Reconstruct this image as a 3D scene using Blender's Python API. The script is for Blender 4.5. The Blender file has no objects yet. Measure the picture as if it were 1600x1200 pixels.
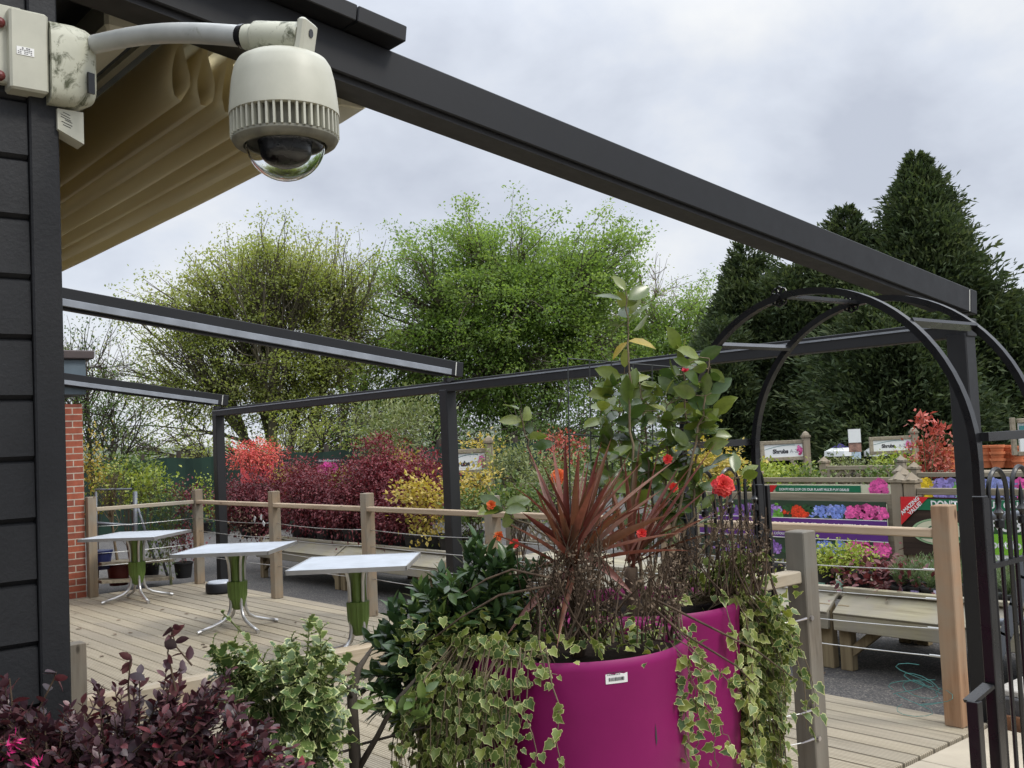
import bpy, math, random
import numpy as np
from mathutils import Vector, Matrix
R = math.radians
rng = np.random.default_rng(7)
random.seed(7)
SC = bpy.context.scene
COL = SC.collection

# ---------------------------------------------------------------- camera
EYE = np.array([0.0, 0.0, 1.6])
RT = np.array([0.6489241823788353, 0.759492707482197, -0.04547782762316496])
UP = np.array([0.06957846155319017, 0.000285010200466361, 0.9975764414104199])
FW = np.array([-0.7576649940520226, 0.6505157538834457, 0.05265938413617108])
cam = bpy.data.cameras.new('camera')
cam.sensor_width = 36.0
cam.lens = 36.0
cam.clip_start = 0.05
cam.clip_end = 3000.0
camo = bpy.data.objects.new('camera', cam)
COL.objects.link(camo)
camo.matrix_world = Matrix(((RT[0], UP[0], -FW[0], EYE[0]), (RT[1], UP[1], -FW[1], EYE[1]),
                            (RT[2], UP[2], -FW[2], EYE[2]), (0, 0, 0, 1)))
SC.camera = camo
FPX = 1600.0


def ray(x, y):
    return RT * (x - 800) / FPX - UP * (y - 600) / FPX + FW


def atd(x, y, d):
    return EYE + ray(x, y) * d


def atz(x, y, z=0.0):
    r = ray(x, y)
    return EYE + r * ((z - EYE[2]) / r[2])


def atY(x, y, Y):
    r = ray(x, y)
    return EYE + r * (Y / r[1])


def atX(x, y, X):
    r = ray(x, y)
    return EYE + r * (X / r[0])


def depth(p):
    return float(np.dot(np.asarray(p, float) - EYE, FW))


# ---------------------------------------------------------------- world, sun, exposure
W = bpy.data.worlds.new('World')
SC.world = W
W.use_nodes = True
nt = W.node_tree
nt.nodes.clear()
SUN_EL, SUN_AZ = R(48), R(62)          # azimuth measured from +Y towards +X
out = nt.nodes.new('ShaderNodeOutputWorld')
mixs = nt.nodes.new('ShaderNodeMixShader')
sky = nt.nodes.new('ShaderNodeTexSky')
sky.sky_type = 'NISHITA'
sky.sun_disc = False
sky.sun_elevation = SUN_EL
sky.sun_rotation = SUN_AZ
bg1 = nt.nodes.new('ShaderNodeBackground')
bg1.inputs[1].default_value = 0.08
bg2 = nt.nodes.new('ShaderNodeBackground')
bg2.inputs[1].default_value = 1.0
tc = nt.nodes.new('ShaderNodeTexCoord')
mp = nt.nodes.new('ShaderNodeMapping')
mp.inputs['Scale'].default_value = (1.0, 1.0, 1.7)
n1 = nt.nodes.new('ShaderNodeTexNoise')
n1.inputs['Scale'].default_value = 3.6
n1.inputs['Detail'].default_value = 6.0
n1.inputs['Roughness'].default_value = 0.52
n1.inputs['Distortion'].default_value = 0.15
cr = nt.nodes.new('ShaderNodeValToRGB')
e = cr.color_ramp.elements
e[0].position, e[0].color = 0.33, (0.60, 0.645, 0.745, 1)
e[1].position, e[1].color = 0.66, (0.97, 0.985, 1.0, 1)
m_ = cr.color_ramp.elements.new(0.5)
m_.color = (0.775, 0.825, 0.92, 1)
nt.links.new(tc.outputs['Generated'], mp.inputs[0])
nt.links.new(mp.outputs[0], n1.inputs['Vector'])
nt.links.new(n1.outputs['Fac'], cr.inputs[0])
nt.links.new(cr.outputs[0], bg2.inputs[0])
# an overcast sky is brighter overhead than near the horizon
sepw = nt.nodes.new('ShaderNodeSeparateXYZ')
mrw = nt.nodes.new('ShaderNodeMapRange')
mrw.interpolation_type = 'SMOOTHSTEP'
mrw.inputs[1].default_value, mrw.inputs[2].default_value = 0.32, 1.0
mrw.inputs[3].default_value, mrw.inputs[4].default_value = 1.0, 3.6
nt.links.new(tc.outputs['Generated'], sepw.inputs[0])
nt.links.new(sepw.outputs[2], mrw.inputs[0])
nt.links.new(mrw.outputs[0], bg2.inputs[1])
nt.links.new(sky.outputs[0], bg1.inputs[0])
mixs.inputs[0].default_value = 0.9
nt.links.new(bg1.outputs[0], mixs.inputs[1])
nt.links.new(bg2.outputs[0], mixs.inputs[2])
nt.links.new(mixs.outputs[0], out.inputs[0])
sd = np.array([math.sin(SUN_AZ) * math.cos(SUN_EL), math.cos(SUN_AZ) * math.cos(SUN_EL), math.sin(SUN_EL)])
sun = bpy.data.lights.new('sun', 'SUN')
sun.energy = 1.9
sun.angle = R(14)
sun.color = (1.0, 0.95, 0.87)
suno = bpy.data.objects.new('sun', sun)
COL.objects.link(suno)
suno.rotation_euler = Vector(sd.tolist()).to_track_quat('Z', 'Y').to_euler()
suno.location = (0, 0, 30)
SC.view_settings.view_transform = 'Standard'
SC.view_settings.look = 'None'
SC.view_settings.exposure = 0.0
SC.view_settings.gamma = 1.0
SC.render.engine = 'CYCLES'
SC.cycles.use_denoising = True
SC.cycles.max_bounces = 6
SC.cycles.diffuse_bounces = 3
SC.cycles.glossy_bounces = 3
SC.cycles.transmission_bounces = 5
SC.cycles.transparent_max_bounces = 6
SC.cycles.caustics_reflective = False
SC.cycles.caustics_refractive = False


# ---------------------------------------------------------------- materials
def _base(name):
    m = bpy.data.materials.new(name)
    m.use_nodes = True
    t = m.node_tree
    return m, t, t.nodes['Principled BSDF']


def N(t, typ, **kw):
    n = t.nodes.new(typ)
    for k, v in kw.items():
        setattr(n, k, v)
    return n


def coords(t, scale=(1, 1, 1)):
    tcn = N(t, 'ShaderNodeTexCoord')
    mpn = N(t, 'ShaderNodeMapping')
    mpn.inputs['Scale'].default_value = scale
    t.links.new(tcn.outputs['Object'], mpn.inputs[0])
    return mpn.outputs[0]


def ramp(t, fac, stops):
    r = N(t, 'ShaderNodeValToRGB')
    el = r.color_ramp.elements
    el[0].position, el[0].color = stops[0][0], (*stops[0][1], 1)
    el[1].position, el[1].color = stops[-1][0], (*stops[-1][1], 1)
    for p, c in stops[1:-1]:
        q = el.new(p)
        q.color = (*c, 1)
    t.links.new(fac, r.inputs[0])
    return r.outputs[0]


def noise(t, vec, scale, detail=4, rough=0.55, dist=0.0):
    n = N(t, 'ShaderNodeTexNoise')
    n.inputs['Scale'].default_value = scale
    n.inputs['Detail'].default_value = detail
    n.inputs['Roughness'].default_value = rough
    n.inputs['Distortion'].default_value = dist
    t.links.new(vec, n.inputs['Vector'])
    return n.outputs['Fac']


def bump(t, b, height, strength, dist=0.002):
    bn = N(t, 'ShaderNodeBump')
    bn.inputs['Strength'].default_value = strength
    bn.inputs['Distance'].default_value = dist
    t.links.new(height, bn.inputs['Height'])
    t.links.new(bn.outputs[0], b.inputs['Normal'])


def mixc(t, fac, a, b, blend='MIX'):
    mx = N(t, 'ShaderNodeMix', data_type='RGBA', blend_type=blend)
    for s, v in ((mx.inputs[0], fac), (mx.inputs[6], a), (mx.inputs[7], b)):
        if hasattr(v, 'links'):
            t.links.new(v, s)
        elif isinstance(v, tuple):
            s.default_value = (*v, 1)
        else:
            s.default_value = v
    return mx.outputs[2]


def attr(t, name):
    a = N(t, 'ShaderNodeAttribute')
    a.attribute_name = name
    return a.outputs['Fac']


def c_mul(c, k):
    return tuple(min(1.0, x * k) for x in c)


def m_plain(name, col, rough=0.6, metal=0.0, nscale=6.0, namt=0.18, bumpv=0.0, bscale=60.0, stain=None, spec=0.5, coat=0.0):
    m, t, b = _base(name)
    v = coords(t)
    f = noise(t, v, nscale, 6, 0.6)
    c = ramp(t, f, [(0.3, c_mul(col, 1 - namt)), (0.7, c_mul(col, 1 + namt))])
    if stain:
        f2 = noise(t, v, stain[1], 7, 0.7, 0.6)
        mask = ramp(t, f2, [(stain[2], (0, 0, 0)), (stain[2] + 0.12, (1, 1, 1))])
        c = mixc(t, mask, c, stain[0])
    t.links.new(c, b.inputs['Base Color'])
    rf = N(t, 'ShaderNodeMapRange')
    rf.inputs[3].default_value = max(0.05, rough - 0.1)
    rf.inputs[4].default_value = min(1.0, rough + 0.12)
    t.links.new(noise(t, v, nscale * 2.7, 4), rf.inputs[0])
    t.links.new(rf.outputs[0], b.inputs['Roughness'])
    b.inputs['Metallic'].default_value = metal
    b.inputs['Specular IOR Level'].default_value = spec
    if coat:
        b.inputs['Coat Weight'].default_value = coat
        b.inputs['Coat Roughness'].default_value = 0.15
    if bumpv:
        bump(t, b, noise(t, v, bscale, 5, 0.6), bumpv, 0.003)
    return m


def m_wood(name, light, dark, axis='X', rough=0.75, grey=None, grain=28.0, knots=True, tintv=0.35):
    m, t, b = _base(name)
    s = {'X': (0.06, 1, 1), 'Y': (1, 0.06, 1), 'Z': (1, 1, 0.06)}[axis]
    v = coords(t, s)
    v0 = coords(t)
    f = noise(t, v, grain, 8, 0.65, 0.25)
    c = ramp(t, f, [(0.30, c_mul(dark, .85)), (0.5, tuple((a + d) / 2 for a, d in zip(light, dark))), (0.66, light)])
    big = noise(t, v0, 2.2, 4, 0.6)
    if grey:
        c = mixc(t, ramp(t, big, [(0.38, (0, 0, 0)), (0.62, (1, 1, 1))]), c, grey)
    if knots:
        vor = N(t, 'ShaderNodeTexVoronoi')
        vor.inputs['Scale'].default_value = 7.0
        vk = coords(t, {'X': (0.45, 1, 1), 'Y': (1, 0.45, 1), 'Z': (1, 1, 0.45)}[axis])
        t.links.new(vk, vor.inputs['Vector'])
        kmask = ramp(t, vor.outputs['Distance'], [(0.05, (1, 1, 1)), (0.11, (0, 0, 0))])
        c = mixc(t, kmask, c, c_mul(dark, 0.45))
    tn = attr(t, 'tint')
    c = mixc(t, 1.0, c, ramp(t, tn, [(0.0, (1 - tintv,) * 3), (1.0, (1.0, 1.0, 1.0))]), 'MULTIPLY')
    t.links.new(c, b.inputs['Base Color'])
    b.inputs['Roughness'].default_value = rough
    b.inputs['Specular IOR Level'].default_value = 0.25
    bump(t, b, f, 0.35, 0.004)
    return m


def m_leaf(name, cols, rough=0.5, edge=None, transl=0.3, spec=0.4, tcol=None):
    """cols: list of colours picked by the per-leaf tint; edge: colour of the leaf margin"""
    m, t, b = _base(name)
    tn = attr(t, 'tint')
    k = len(cols)
    c = ramp(t, tn, [(i / (k - 1) if k > 1 else 0, cols[i]) for i in range(k)] if k > 1 else [(0, cols[0]), (1, cols[0])])
    v = coords(t)
    f = noise(t, v, 45.0, 3)
    if edge:
        ed = attr(t, 'edge')
        ad = N(t, 'ShaderNodeMath', operation='MULTIPLY_ADD')
        t.links.new(f, ad.inputs[0])
        ad.inputs[1].default_value = 0.7
        t.links.new(ed, ad.inputs[2])
        mask = ramp(t, ad.outputs[0], [(0.62, (0, 0, 0)), (0.82, (1, 1, 1))])
        c = mixc(t, mask, c, edge)
    c = mixc(t, 1.0, c, ramp(t, f, [(0.3, (0.82, 0.82, 0.82)), (0.7, (1.12, 1.12, 1.12))]), 'MULTIPLY')
    t.links.new(c, b.inputs['Base Color'])
    b.inputs['Roughness'].default_value = rough
    b.inputs['Specular IOR Level'].default_value = spec
    if transl:
        tr = N(t, 'ShaderNodeBsdfTranslucent')
        bright = mixc(t, 1.0, c, tcol or (1.3, 1.35, 0.8), 'MULTIPLY')
        t.links.new(bright, tr.inputs[0])
        ms = N(t, 'ShaderNodeMixShader')
        ms.inputs[0].default_value = transl
        t.links.new(b.outputs[0], ms.inputs[1])
        t.links.new(tr.outputs[0], ms.inputs[2])
        t.links.new(ms.outputs[0], t.nodes['Material Output'].inputs[0])
    return m


def m_bark(name, a, d, scale=12.0):
    m, t, b = _base(name)
    v = coords(t, (1, 1, 0.3))
    f = noise(t, v, scale, 7, 0.65, 0.5)
    t.links.new(ramp(t, f, [(0.3, d), (0.7, a)]), b.inputs['Base Color'])
    b.inputs['Roughness'].default_value = 0.9
    bump(t, b, f, 0.6, 0.02)
    return m


def m_print(name, rough=0.35):
    """flat printed colours carried by the colour attribute 'ink'"""
    m, t, b = _base(name)
    a = N(t, 'ShaderNodeAttribute')
    a.attribute_name = 'ink'
    f = noise(t, coords(t), 90.0, 3)
    c = mixc(t, 1.0, a.outputs['Color'], ramp(t, f, [(0.3, (0.95, 0.95, 0.95)), (0.7, (1.35, 1.35, 1.35))]), 'MULTIPLY')
    t.links.new(c, b.inputs['Base Color'])
    b.inputs['Roughness'].default_value = rough
    return m


# ---------------------------------------------------------------- mesh building
class MB:
    def __init__(self):
        self.v, self.f, self.t, self.n = [], [], [], 0
        self.e = []

    def add(self, verts, faces, tint=0.5, edge=None):
        verts = np.asarray(verts, float)
        self.v.append(verts)
        for f in faces:
            self.f.append([i + self.n for i in f])
        k = len(verts)
        self.t.append(np.full(k, tint))
        self.e.append(np.zeros(k) if edge is None else np.asarray(edge, float))
        self.n += k
        return self

    def box(self, c, size, rot=None, tint=None, bev=0.0):
        sx, sy, sz = [s / 2 for s in size]
        tint = random.random() if tint is None else tint
        if bev and min(sx, sy, sz) > bev * 1.5:
            b = bev
            P = []
            for z, ins in ((-sz, b), (-sz + b, 0), (sz - b, 0), (sz, b)):
                x, y = sx - ins, sy - ins
                q = b if ins == 0 else b * 0.6
                P += [(-x + q, -y, z), (x - q, -y, z), (x, -y + q, z), (x, y - q, z), (x - q, y, z), (-x + q, y, z), (-x, y - q, z), (-x, -y + q, z)]
            F = [list(range(7, -1, -1)), list(range(24, 32))]
            for r_ in range(3):
                for i in range(8):
                    j = (i + 1) % 8
                    F.append([r_ * 8 + i, r_ * 8 + j, r_ * 8 + 8 + j, r_ * 8 + 8 + i])
        else:
            P = [(x, y, z) for z in (-sz, sz) for x, y in ((-sx, -sy), (sx, -sy), (sx, sy), (-sx, sy))]
            F = [[3, 2, 1, 0], [4, 5, 6, 7], [0, 1, 5, 4], [1, 2, 6, 5], [2, 3, 7, 6], [3, 0, 4, 7]]
        P = np.array(P)
        if rot is not None:
            P = P @ np.asarray(rot).T
        return self.add(P + np.asarray(c), F, tint)

    def bar(self, p0, p1, w, h, up=(0, 0, 1), tint=None, bev=0.0):
        p0, p1 = np.asarray(p0, float), np.asarray(p1, float)
        d = p1 - p0
        L = np.linalg.norm(d)
        d = d / L
        s = np.cross(d, up)
        if np.linalg.norm(s) < 1e-6:
            s = np.cross(d, (1, 0, 0))
        s /= np.linalg.norm(s)
        u = np.cross(s, d)
        return self.box((p0 + p1) / 2, (L, w, h), np.stack([d, s, u], 1), tint, bev)

    def tube(self, pts, rad, n=8, tint=0.5, cap=True):
        pts = np.asarray(pts, float)
        k = len(pts)
        rad = np.broadcast_to(np.asarray(rad, float), (k,))
        tg = np.gradient(pts, axis=0)
        tg /= np.linalg.norm(tg, axis=1)[:, None] + 1e-12
        ref = np.array([0, 0, 1.0]) if abs(tg[0][2]) < 0.9 else np.array([1.0, 0, 0])
        a = np.cross(tg[0], ref)
        a /= np.linalg.norm(a)
        ang = np.arange(n) * 2 * math.pi / n
        V = []
        for i in range(k):
            a = a - tg[i] * np.dot(a, tg[i])
            a /= np.linalg.norm(a) + 1e-12
            b = np.cross(tg[i], a)
            V.append(pts[i] + rad[i] * (np.cos(ang)[:, None] * a + np.sin(ang)[:, None] * b))
        F = []
        for i in range(k - 1):
            for j in range(n):
                q = (j + 1) % n
                F.append([i * n + j, i * n + q, (i + 1) * n + q, (i + 1) * n + j])
        if cap:
            F.append(list(range(n - 1, -1, -1)))
            F.append([(k - 1) * n + j for j in range(n)])
        return self.add(np.concatenate(V), F, tint)

    def lathe(self, prof, c=(0, 0, 0), n=32, tint=0.5, wob=None, rot=None):
        V, F = [], []
        ang = np.arange(n) * 2 * math.pi / n
        for r, z in prof:
            rr = np.full(n, r) if wob is None else r * (1 + wob(ang))
            V.append(np.stack([rr * np.cos(ang), rr * np.sin(ang), np.full(n, z)], 1))
        V = np.concatenate(V)
        if rot is not None:
            V = V @ np.asarray(rot).T
        k = len(prof)
        for i in range(k - 1):
            for j in range(n):
                q = (j + 1) % n
                F.append([i * n + j, i * n + q, (i + 1) * n + q, (i + 1) * n + j])
        if prof[0][0] > 1e-5:
            F.append(list(range(n - 1, -1, -1)))
        if prof[-1][0] > 1e-5:
            F.append([(k - 1) * n + j for j in range(n)])
        return self.add(V + np.asarray(c), F, tint)

    def prism(self, poly, thick, origin, ax, ay, tint=0.5):
        """extrude a 2-D outline lying in axes ax, ay by thick along ax x ay"""
        ax, ay = np.asarray(ax, float), np.asarray(ay, float)
        nz = np.cross(ax, ay)
        k = len(poly)
        base = [np.asarray(origin) + p[0] * ax + p[1] * ay for p in poly]
        V = base + [b + nz * thick for b in base]
        F = [list(range(k - 1, -1, -1)), list(range(k, 2 * k))]
        F += [[i, (i + 1) % k, k + (i + 1) % k, k + i] for i in range(k)]
        return self.add(V, F, tint)

    def build(self, name, mat, parent=None, smooth=False, root=None, col=None, auto=None):
        V = np.concatenate(self.v)
        r = root or parent
        if r is not None:
            while r.parent is not None:
                r = r.parent
            V = V - np.array(r.location)
        me = bpy.data.meshes.new(name)
        me.from_pydata(V.tolist(), [], self.f)
        a = me.attributes.new('tint', 'FLOAT', 'POINT')
        a.data.foreach_set('value', np.concatenate(self.t).astype(np.float32))
        if any(x.any() for x in self.e):
            a = me.attributes.new('edge', 'FLOAT', 'POINT')
            a.data.foreach_set('value', np.concatenate(self.e).astype(np.float32))
        me.materials.append(mat)
        if smooth:
            me.polygons.foreach_set('use_smooth', np.ones(len(me.polygons), bool))
            if auto:
                me.set_sharp_from_angle(angle=R(auto))
        o = bpy.data.objects.new(name, me)
        COL.objects.link(o)
        if parent is not None:
            o.parent = parent
        return o


def np_mesh(name, V, F, mat, parent=None, tint=None, edge=None, smooth=False, ink=None):
    """V (n,3), F (m,k) all faces of one size"""
    if parent is not None:
        r = parent
        while r.parent is not None:
            r = r.parent
        V = V - np.array(r.location)
    me = bpy.data.meshes.new(name)
    n, m, k = len(V), len(F), F.shape[1]
    me.vertices.add(n)
    me.vertices.foreach_set('co', V.astype(np.float32).ravel())
    me.loops.add(m * k)
    me.loops.foreach_set('vertex_index', F.astype(np.int32).ravel())
    me.polygons.add(m)
    me.polygons.foreach_set('loop_start', (np.arange(m) * k).astype(np.int32))
    me.update(calc_edges=True)
    for nm, arr in (('tint', tint), ('edge', edge)):
        if arr is not None:
            a = me.attributes.new(nm, 'FLOAT', 'POINT')
            a.data.foreach_set('value', arr.astype(np.float32))
    if ink is not None:
        a = me.attributes.new('ink', 'FLOAT_COLOR', 'POINT')
        a.data.foreach_set('color', ink.astype(np.float32).ravel())
    me.materials.append(mat)
    if smooth:
        me.polygons.foreach_set('use_smooth', np.ones(m, bool))
    o = bpy.data.objects.new(name, me)
    COL.objects.link(o)
    if parent is not None:
        o.parent = parent
    return o


# leaf templates: verts, quads, edge value
def T_rhomb(w=0.32, fold=0.1):
    return (np.array([(0, 0, 0), (w, .45, fold), (0, 1, -.05), (-w, .45, fold)], float), np.array([[0, 1, 2, 3]]), np.zeros(4))


def T_oval(w=0.3, fold=0.09, droop=0.15):
    V, E = [], []
    for y, k in ((0, .12), (.22, .78), (.5, 1), (.78, .68), (1, .03)):
        z = -droop * y * y
        V += [(-w * k, y, z + fold * k), (0, y, z), (w * k, y, z + fold * k)]
        E += [1, 0, 1]
    F = []
    for i in range(4):
        a = i * 3
        F += [[a, a + 1, a + 4, a + 3], [a + 1, a + 2, a + 5, a + 4]]
    return np.array(V, float), np.array(F), np.array(E, float)


def T_lobed(kind='ivy'):
    if kind == 'ivy':
        half = [(.26, -.14), (.47, .06), (.37, .25), (.42, .48), (.22, .64)]
    else:          # holly, spiny
        half = [(.20, .10), (.36, .16), (.24, .32), (.40, .46), (.24, .60), (.30, .78)]
    pts = [(0, 0)] + half + [(0, 1.0)] + [(-x, y) for x, y in reversed(half)]
    c = np.array((0, .34))
    P = np.array(pts, float)
    k = len(P)
    inner = c + (P - c) * (0.80 if kind == 'ivy' else 0.78)
    V = np.concatenate([P, inner, [c]])
    z = 0.28 * np.abs(V[:, 0]) - 0.22 * V[:, 1] ** 2
    if kind == 'holly':
        z[:k] += np.where(np.arange(k) % 2 == 0, .05, -.06)
    V = np.column_stack([V, z])
    F = [[i, (i + 1) % k, k + (i + 1) % k, k + i] for i in range(k)]
    for i in range(0, k, 2):
        F.append([k + i, k + (i + 1) % k, k + (i + 2) % k, 2 * k])
    E = np.concatenate([np.ones(k), np.zeros(k + 1)])
    return V, np.array(F), E


def unit(a):
    return a / (np.linalg.norm(a, axis=-1, keepdims=True) + 1e-9)


def scatter(tpl, pos, ydir, nrm, size, tint):
    V, F, E = tpl
    pos, ydir, nrm = np.asarray(pos), unit(np.asarray(ydir)), np.asarray(nrm)
    n = len(pos)
    x = unit(np.cross(ydir, nrm))
    z = np.cross(x, ydir)
    size = np.broadcast_to(np.asarray(size, float), (n,))
    P = pos[:, None, :] + size[:, None, None] * (V[None, :, 0:1] * x[:, None] + V[None, :, 1:2] * ydir[:, None] + V[None, :, 2:3] * z[:, None])
    k = len(V)
    FF = (F[None] + (np.arange(n) * k)[:, None, None]).reshape(-1, F.shape[1])
    return P.reshape(-1, 3), FF, np.repeat(tint, k), np.tile(E, n)


def leaves(name, tpl, pos, ydir, nrm, size, tint, mat, parent, smooth=False):
    P, F, t, e_ = scatter(tpl, pos, ydir, nrm, size, tint)
    return np_mesh(name, P, F, mat, parent, t, e_, smooth)


def rdir(n):
    return unit(rng.normal(size=(n, 3)))


def thing(name, label, cat, loc=(0, 0, 0), group=None):
    o = bpy.data.objects.new(name, None)
    o.empty_display_size = 0.1
    COL.objects.link(o)
    o.location = [float(x) for x in loc]
    o['label'] = label
    o['category'] = cat
    if group:
        o['group'] = group
    return o


def tag(o, label, cat, group=None):
    o['label'] = label
    o['category'] = cat
    if group:
        o['group'] = group
    return o


def struct(o, kind='structure'):
    o['kind'] = kind
    return o


def copy_tree(o, parent=None):
    c = o.copy()
    COL.objects.link(c)
    if parent is not None:
        c.parent = parent
    for ch in list(o.children):
        copy_tree(ch, c)
    return c


def text_mesh(name, body, size, origin, ax, ay, mat, parent, align='LEFT', bold=0.0, shear=0.0, lift=0.003):
    ax, ay = unit(np.asarray(ax, float)), unit(np.asarray(ay, float))
    nz = np.cross(ax, ay)
    cu = bpy.data.curves.new(name, 'FONT')
    cu.body = body
    cu.size = size
    cu.align_x = align
    cu.offset = bold
    cu.shear = shear
    tmp = bpy.data.objects.new(name + '_curve', cu)
    COL.objects.link(tmp)
    dg = bpy.context.evaluated_depsgraph_get()
    me = bpy.data.meshes.new_from_object(tmp.evaluated_get(dg))
    bpy.data.objects.remove(tmp)
    bpy.data.curves.remove(cu)
    n = len(me.vertices)
    co = np.zeros(n * 3, np.float32)
    me.vertices.foreach_get('co', co)
    co = co.reshape(-1, 3)
    r = parent
    while r.parent is not None:
        r = r.parent
    P = np.asarray(origin) - np.array(r.location) + co[:, 0:1] * ax + co[:, 1:2] * ay + nz * lift
    me.vertices.foreach_set('co', P.astype(np.float32).ravel())
    me.update()
    me.name = name
    me.materials.clear()
    me.materials.append(mat)
    o = bpy.data.objects.new(name, me)
    COL.objects.link(o)
    o.parent = parent
    return o


# ---------------------------------------------------------------- material set
M = {}
M['black_paint'] = m_plain('black_timber_paint', (0.0115, 0.012, 0.0135), 0.55, namt=0.25, bumpv=0.35, bscale=90, spec=0.35,
                           stain=((0.05, 0.05, 0.048), 14.0, 0.72))
M['anthracite'] = m_plain('anthracite_powder_coat', (0.0115, 0.0122, 0.014), 0.5, spec=0.34, namt=0.08, bumpv=0.05, bscale=400)
M['anthracite_shaded'] = m_plain('anthracite_shaded_coat', (0.0105, 0.011, 0.0125), 0.5, namt=0.08, bumpv=0.05, bscale=400)  # same coat as the rafters, shade on posts and gutter put into the colour
M['rail_grey'] = m_plain('brushed_guide_rail', (0.27, 0.29, 0.32), 0.4, metal=0.3)
M['dark_steel'] = m_plain('dark_underside_metal', (0.012, 0.012, 0.013), 0.6)
M['seal'] = m_plain('pale_seal', (0.6, 0.6, 0.55), 0.5)
M['gate_black'] = m_plain('gloss_black_steel', (0.008, 0.008, 0.009), 0.28, namt=0.2, bumpv=0.06, bscale=80, spec=0.6,
                          stain=((0.05, 0.045, 0.04), 30.0, 0.72))
M['cctv'] = m_plain('cream_camera_plastic', (0.44, 0.435, 0.355), 0.42, nscale=9, namt=0.10,
                    stain=((0.27, 0.26, 0.15), 11.0, 0.63))
M['cctv_dirty'] = m_plain('algae_stained_casting', (0.43, 0.43, 0.34), 0.5, nscale=10, namt=0.12,
                          stain=((0.06, 0.065, 0.03), 22.0, 0.5))
M['cctv_arm'] = m_plain('pale_grey_arm_paint', (0.42, 0.43, 0.41), 0.4, nscale=9, namt=0.12, stain=((0.2, 0.2, 0.14), 16.0, 0.62))
M['fins'] = m_plain('gap_shade_casting', (0.16, 0.155, 0.12), 0.7, nscale=20, namt=0.4)  # ring behind the camera fins, shade of the gaps put into its colour
M['lens_black'] = m_plain('lens_black', (0.006, 0.006, 0.007), 0.25)
M['screw_red'] = m_plain('red_screw_cap', (0.12, 0.02, 0.018), 0.4)
M['white_label'] = m_plain('white_label', (0.72, 0.72, 0.70), 0.5, namt=0.05)
M['ink_dark'] = m_plain('dark_ink', (0.03, 0.03, 0.035), 0.5)
gm, gt, gb = _base('dome_bubble')
gb.inputs['Transmission Weight'].default_value = 1.0
gb.inputs['Roughness'].default_value = 0.02
gb.inputs['IOR'].default_value = 1.05
gb.inputs['Base Color'].default_value = (0.93, 0.95, 0.95, 1)
gb.inputs['Coat Weight'].default_value = 0.35
gb.inputs['Coat Roughness'].default_value = 0.03
M['bubble'] = gm
M['alu'] = m_plain('satin_aluminium', (0.62, 0.62, 0.62), 0.32, metal=0.75, namt=0.08)
M['table_top'] = m_plain('pale_grey_table_sheet', (0.43, 0.465, 0.51), 0.38, nscale=5, namt=0.12, stain=((0.34, 0.375, 0.40), 14, 0.6))
M['green_plastic'] = m_plain('moss_green_plastic', (0.125, 0.205, 0.04), 0.45, namt=0.2)
M['magenta'] = m_plain('magenta_planter_plastic', (0.19, 0.002, 0.082), 0.5, nscale=3.5, namt=0.1, bumpv=0.06, bscale=160, spec=0.3,
                       stain=((0.13, 0.006, 0.06), 10.0, 0.68))
M['soil'] = m_plain('dark_compost', (0.016, 0.011, 0.008), 0.95, spec=0.08, nscale=30, namt=0.5, bumpv=0.8, bscale=80)
M['black_pot'] = m_plain('black_nursery_pot', (0.012, 0.012, 0.013), 0.5)
M['wood_post'] = m_wood('weathered_post', (0.40, 0.295, 0.19), (0.25, 0.175, 0.11), 'Z', grey=(0.27, 0.24, 0.19))
M['wood_new'] = m_wood('fresh_cedar_post', (0.44, 0.27, 0.16), (0.30, 0.17, 0.095), 'Z', grey=(0.34, 0.26, 0.18))
M['wood_old'] = m_wood('grey_weathered_post', (0.27, 0.235, 0.185), (0.155, 0.13, 0.10), 'Z', grey=(0.20, 0.19, 0.165))
M['wood_rail'] = m_wood('pale_rail', (0.52, 0.41, 0.29), (0.36, 0.26, 0.17), 'X')
M['wood_rail_y'] = m_wood('pale_rail_cross', (0.50, 0.42, 0.31), (0.34, 0.27, 0.18), 'Y', grey=(0.38, 0.34, 0.27))
M['bench'] = m_wood('treated_pine', (0.46, 0.42, 0.28), (0.30, 0.26, 0.16), 'X', grey=(0.36, 0.33, 0.27), tintv=0.3)
M['bench_leg'] = m_wood('treated_pine_leg', (0.33, 0.26, 0.15), (0.20, 0.15, 0.085), 'Z')
M['trellis'] = m_wood('grey_trellis_timber', (0.40, 0.35, 0.26), (0.24, 0.2, 0.14), 'X', knots=False)
M['trellis_post'] = m_wood('grey_trellis_post', (0.37, 0.30, 0.21), (0.22, 0.17, 0.115), 'Z', grey=(0.3, 0.26, 0.2))
M['cable'] = m_plain('steel_cable', (0.55, 0.55, 0.53), 0.35, metal=0.8)
M['bolt'] = m_plain('steel_bolt', (0.5, 0.47, 0.47), 0.3, metal=0.9)
M['bark'] = m_bark('grey_green_bark', (0.16, 0.135, 0.09), (0.055, 0.047, 0.03), 9.0)
M['bark_dark'] = m_bark('dark_bark', (0.07, 0.055, 0.04), (0.022, 0.017, 0.012), 12.0)
M['twig'] = m_bark('brown_twig', (0.105, 0.068, 0.04), (0.035, 0.022, 0.013), 30.0)
M['stem_pale'] = m_bark('pale_stem', (0.24, 0.18, 0.11), (0.10, 0.075, 0.045), 30.0)
M['stem_green'] = m_bark('green_stem', (0.13, 0.15, 0.05), (0.07, 0.075, 0.03), 30.0)
M['print'] = m_print('banner_print')
M['white_board'] = m_plain('white_sign_board', (0.74, 0.76, 0.74), 0.4, namt=0.04)
M['sign_green'] = m_plain('sign_green', (0.012, 0.16, 0.075), 0.4, namt=0.08)
M['sign_lime'] = m_plain('sign_lime', (0.22, 0.50, 0.045), 0.4, namt=0.08)
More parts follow.
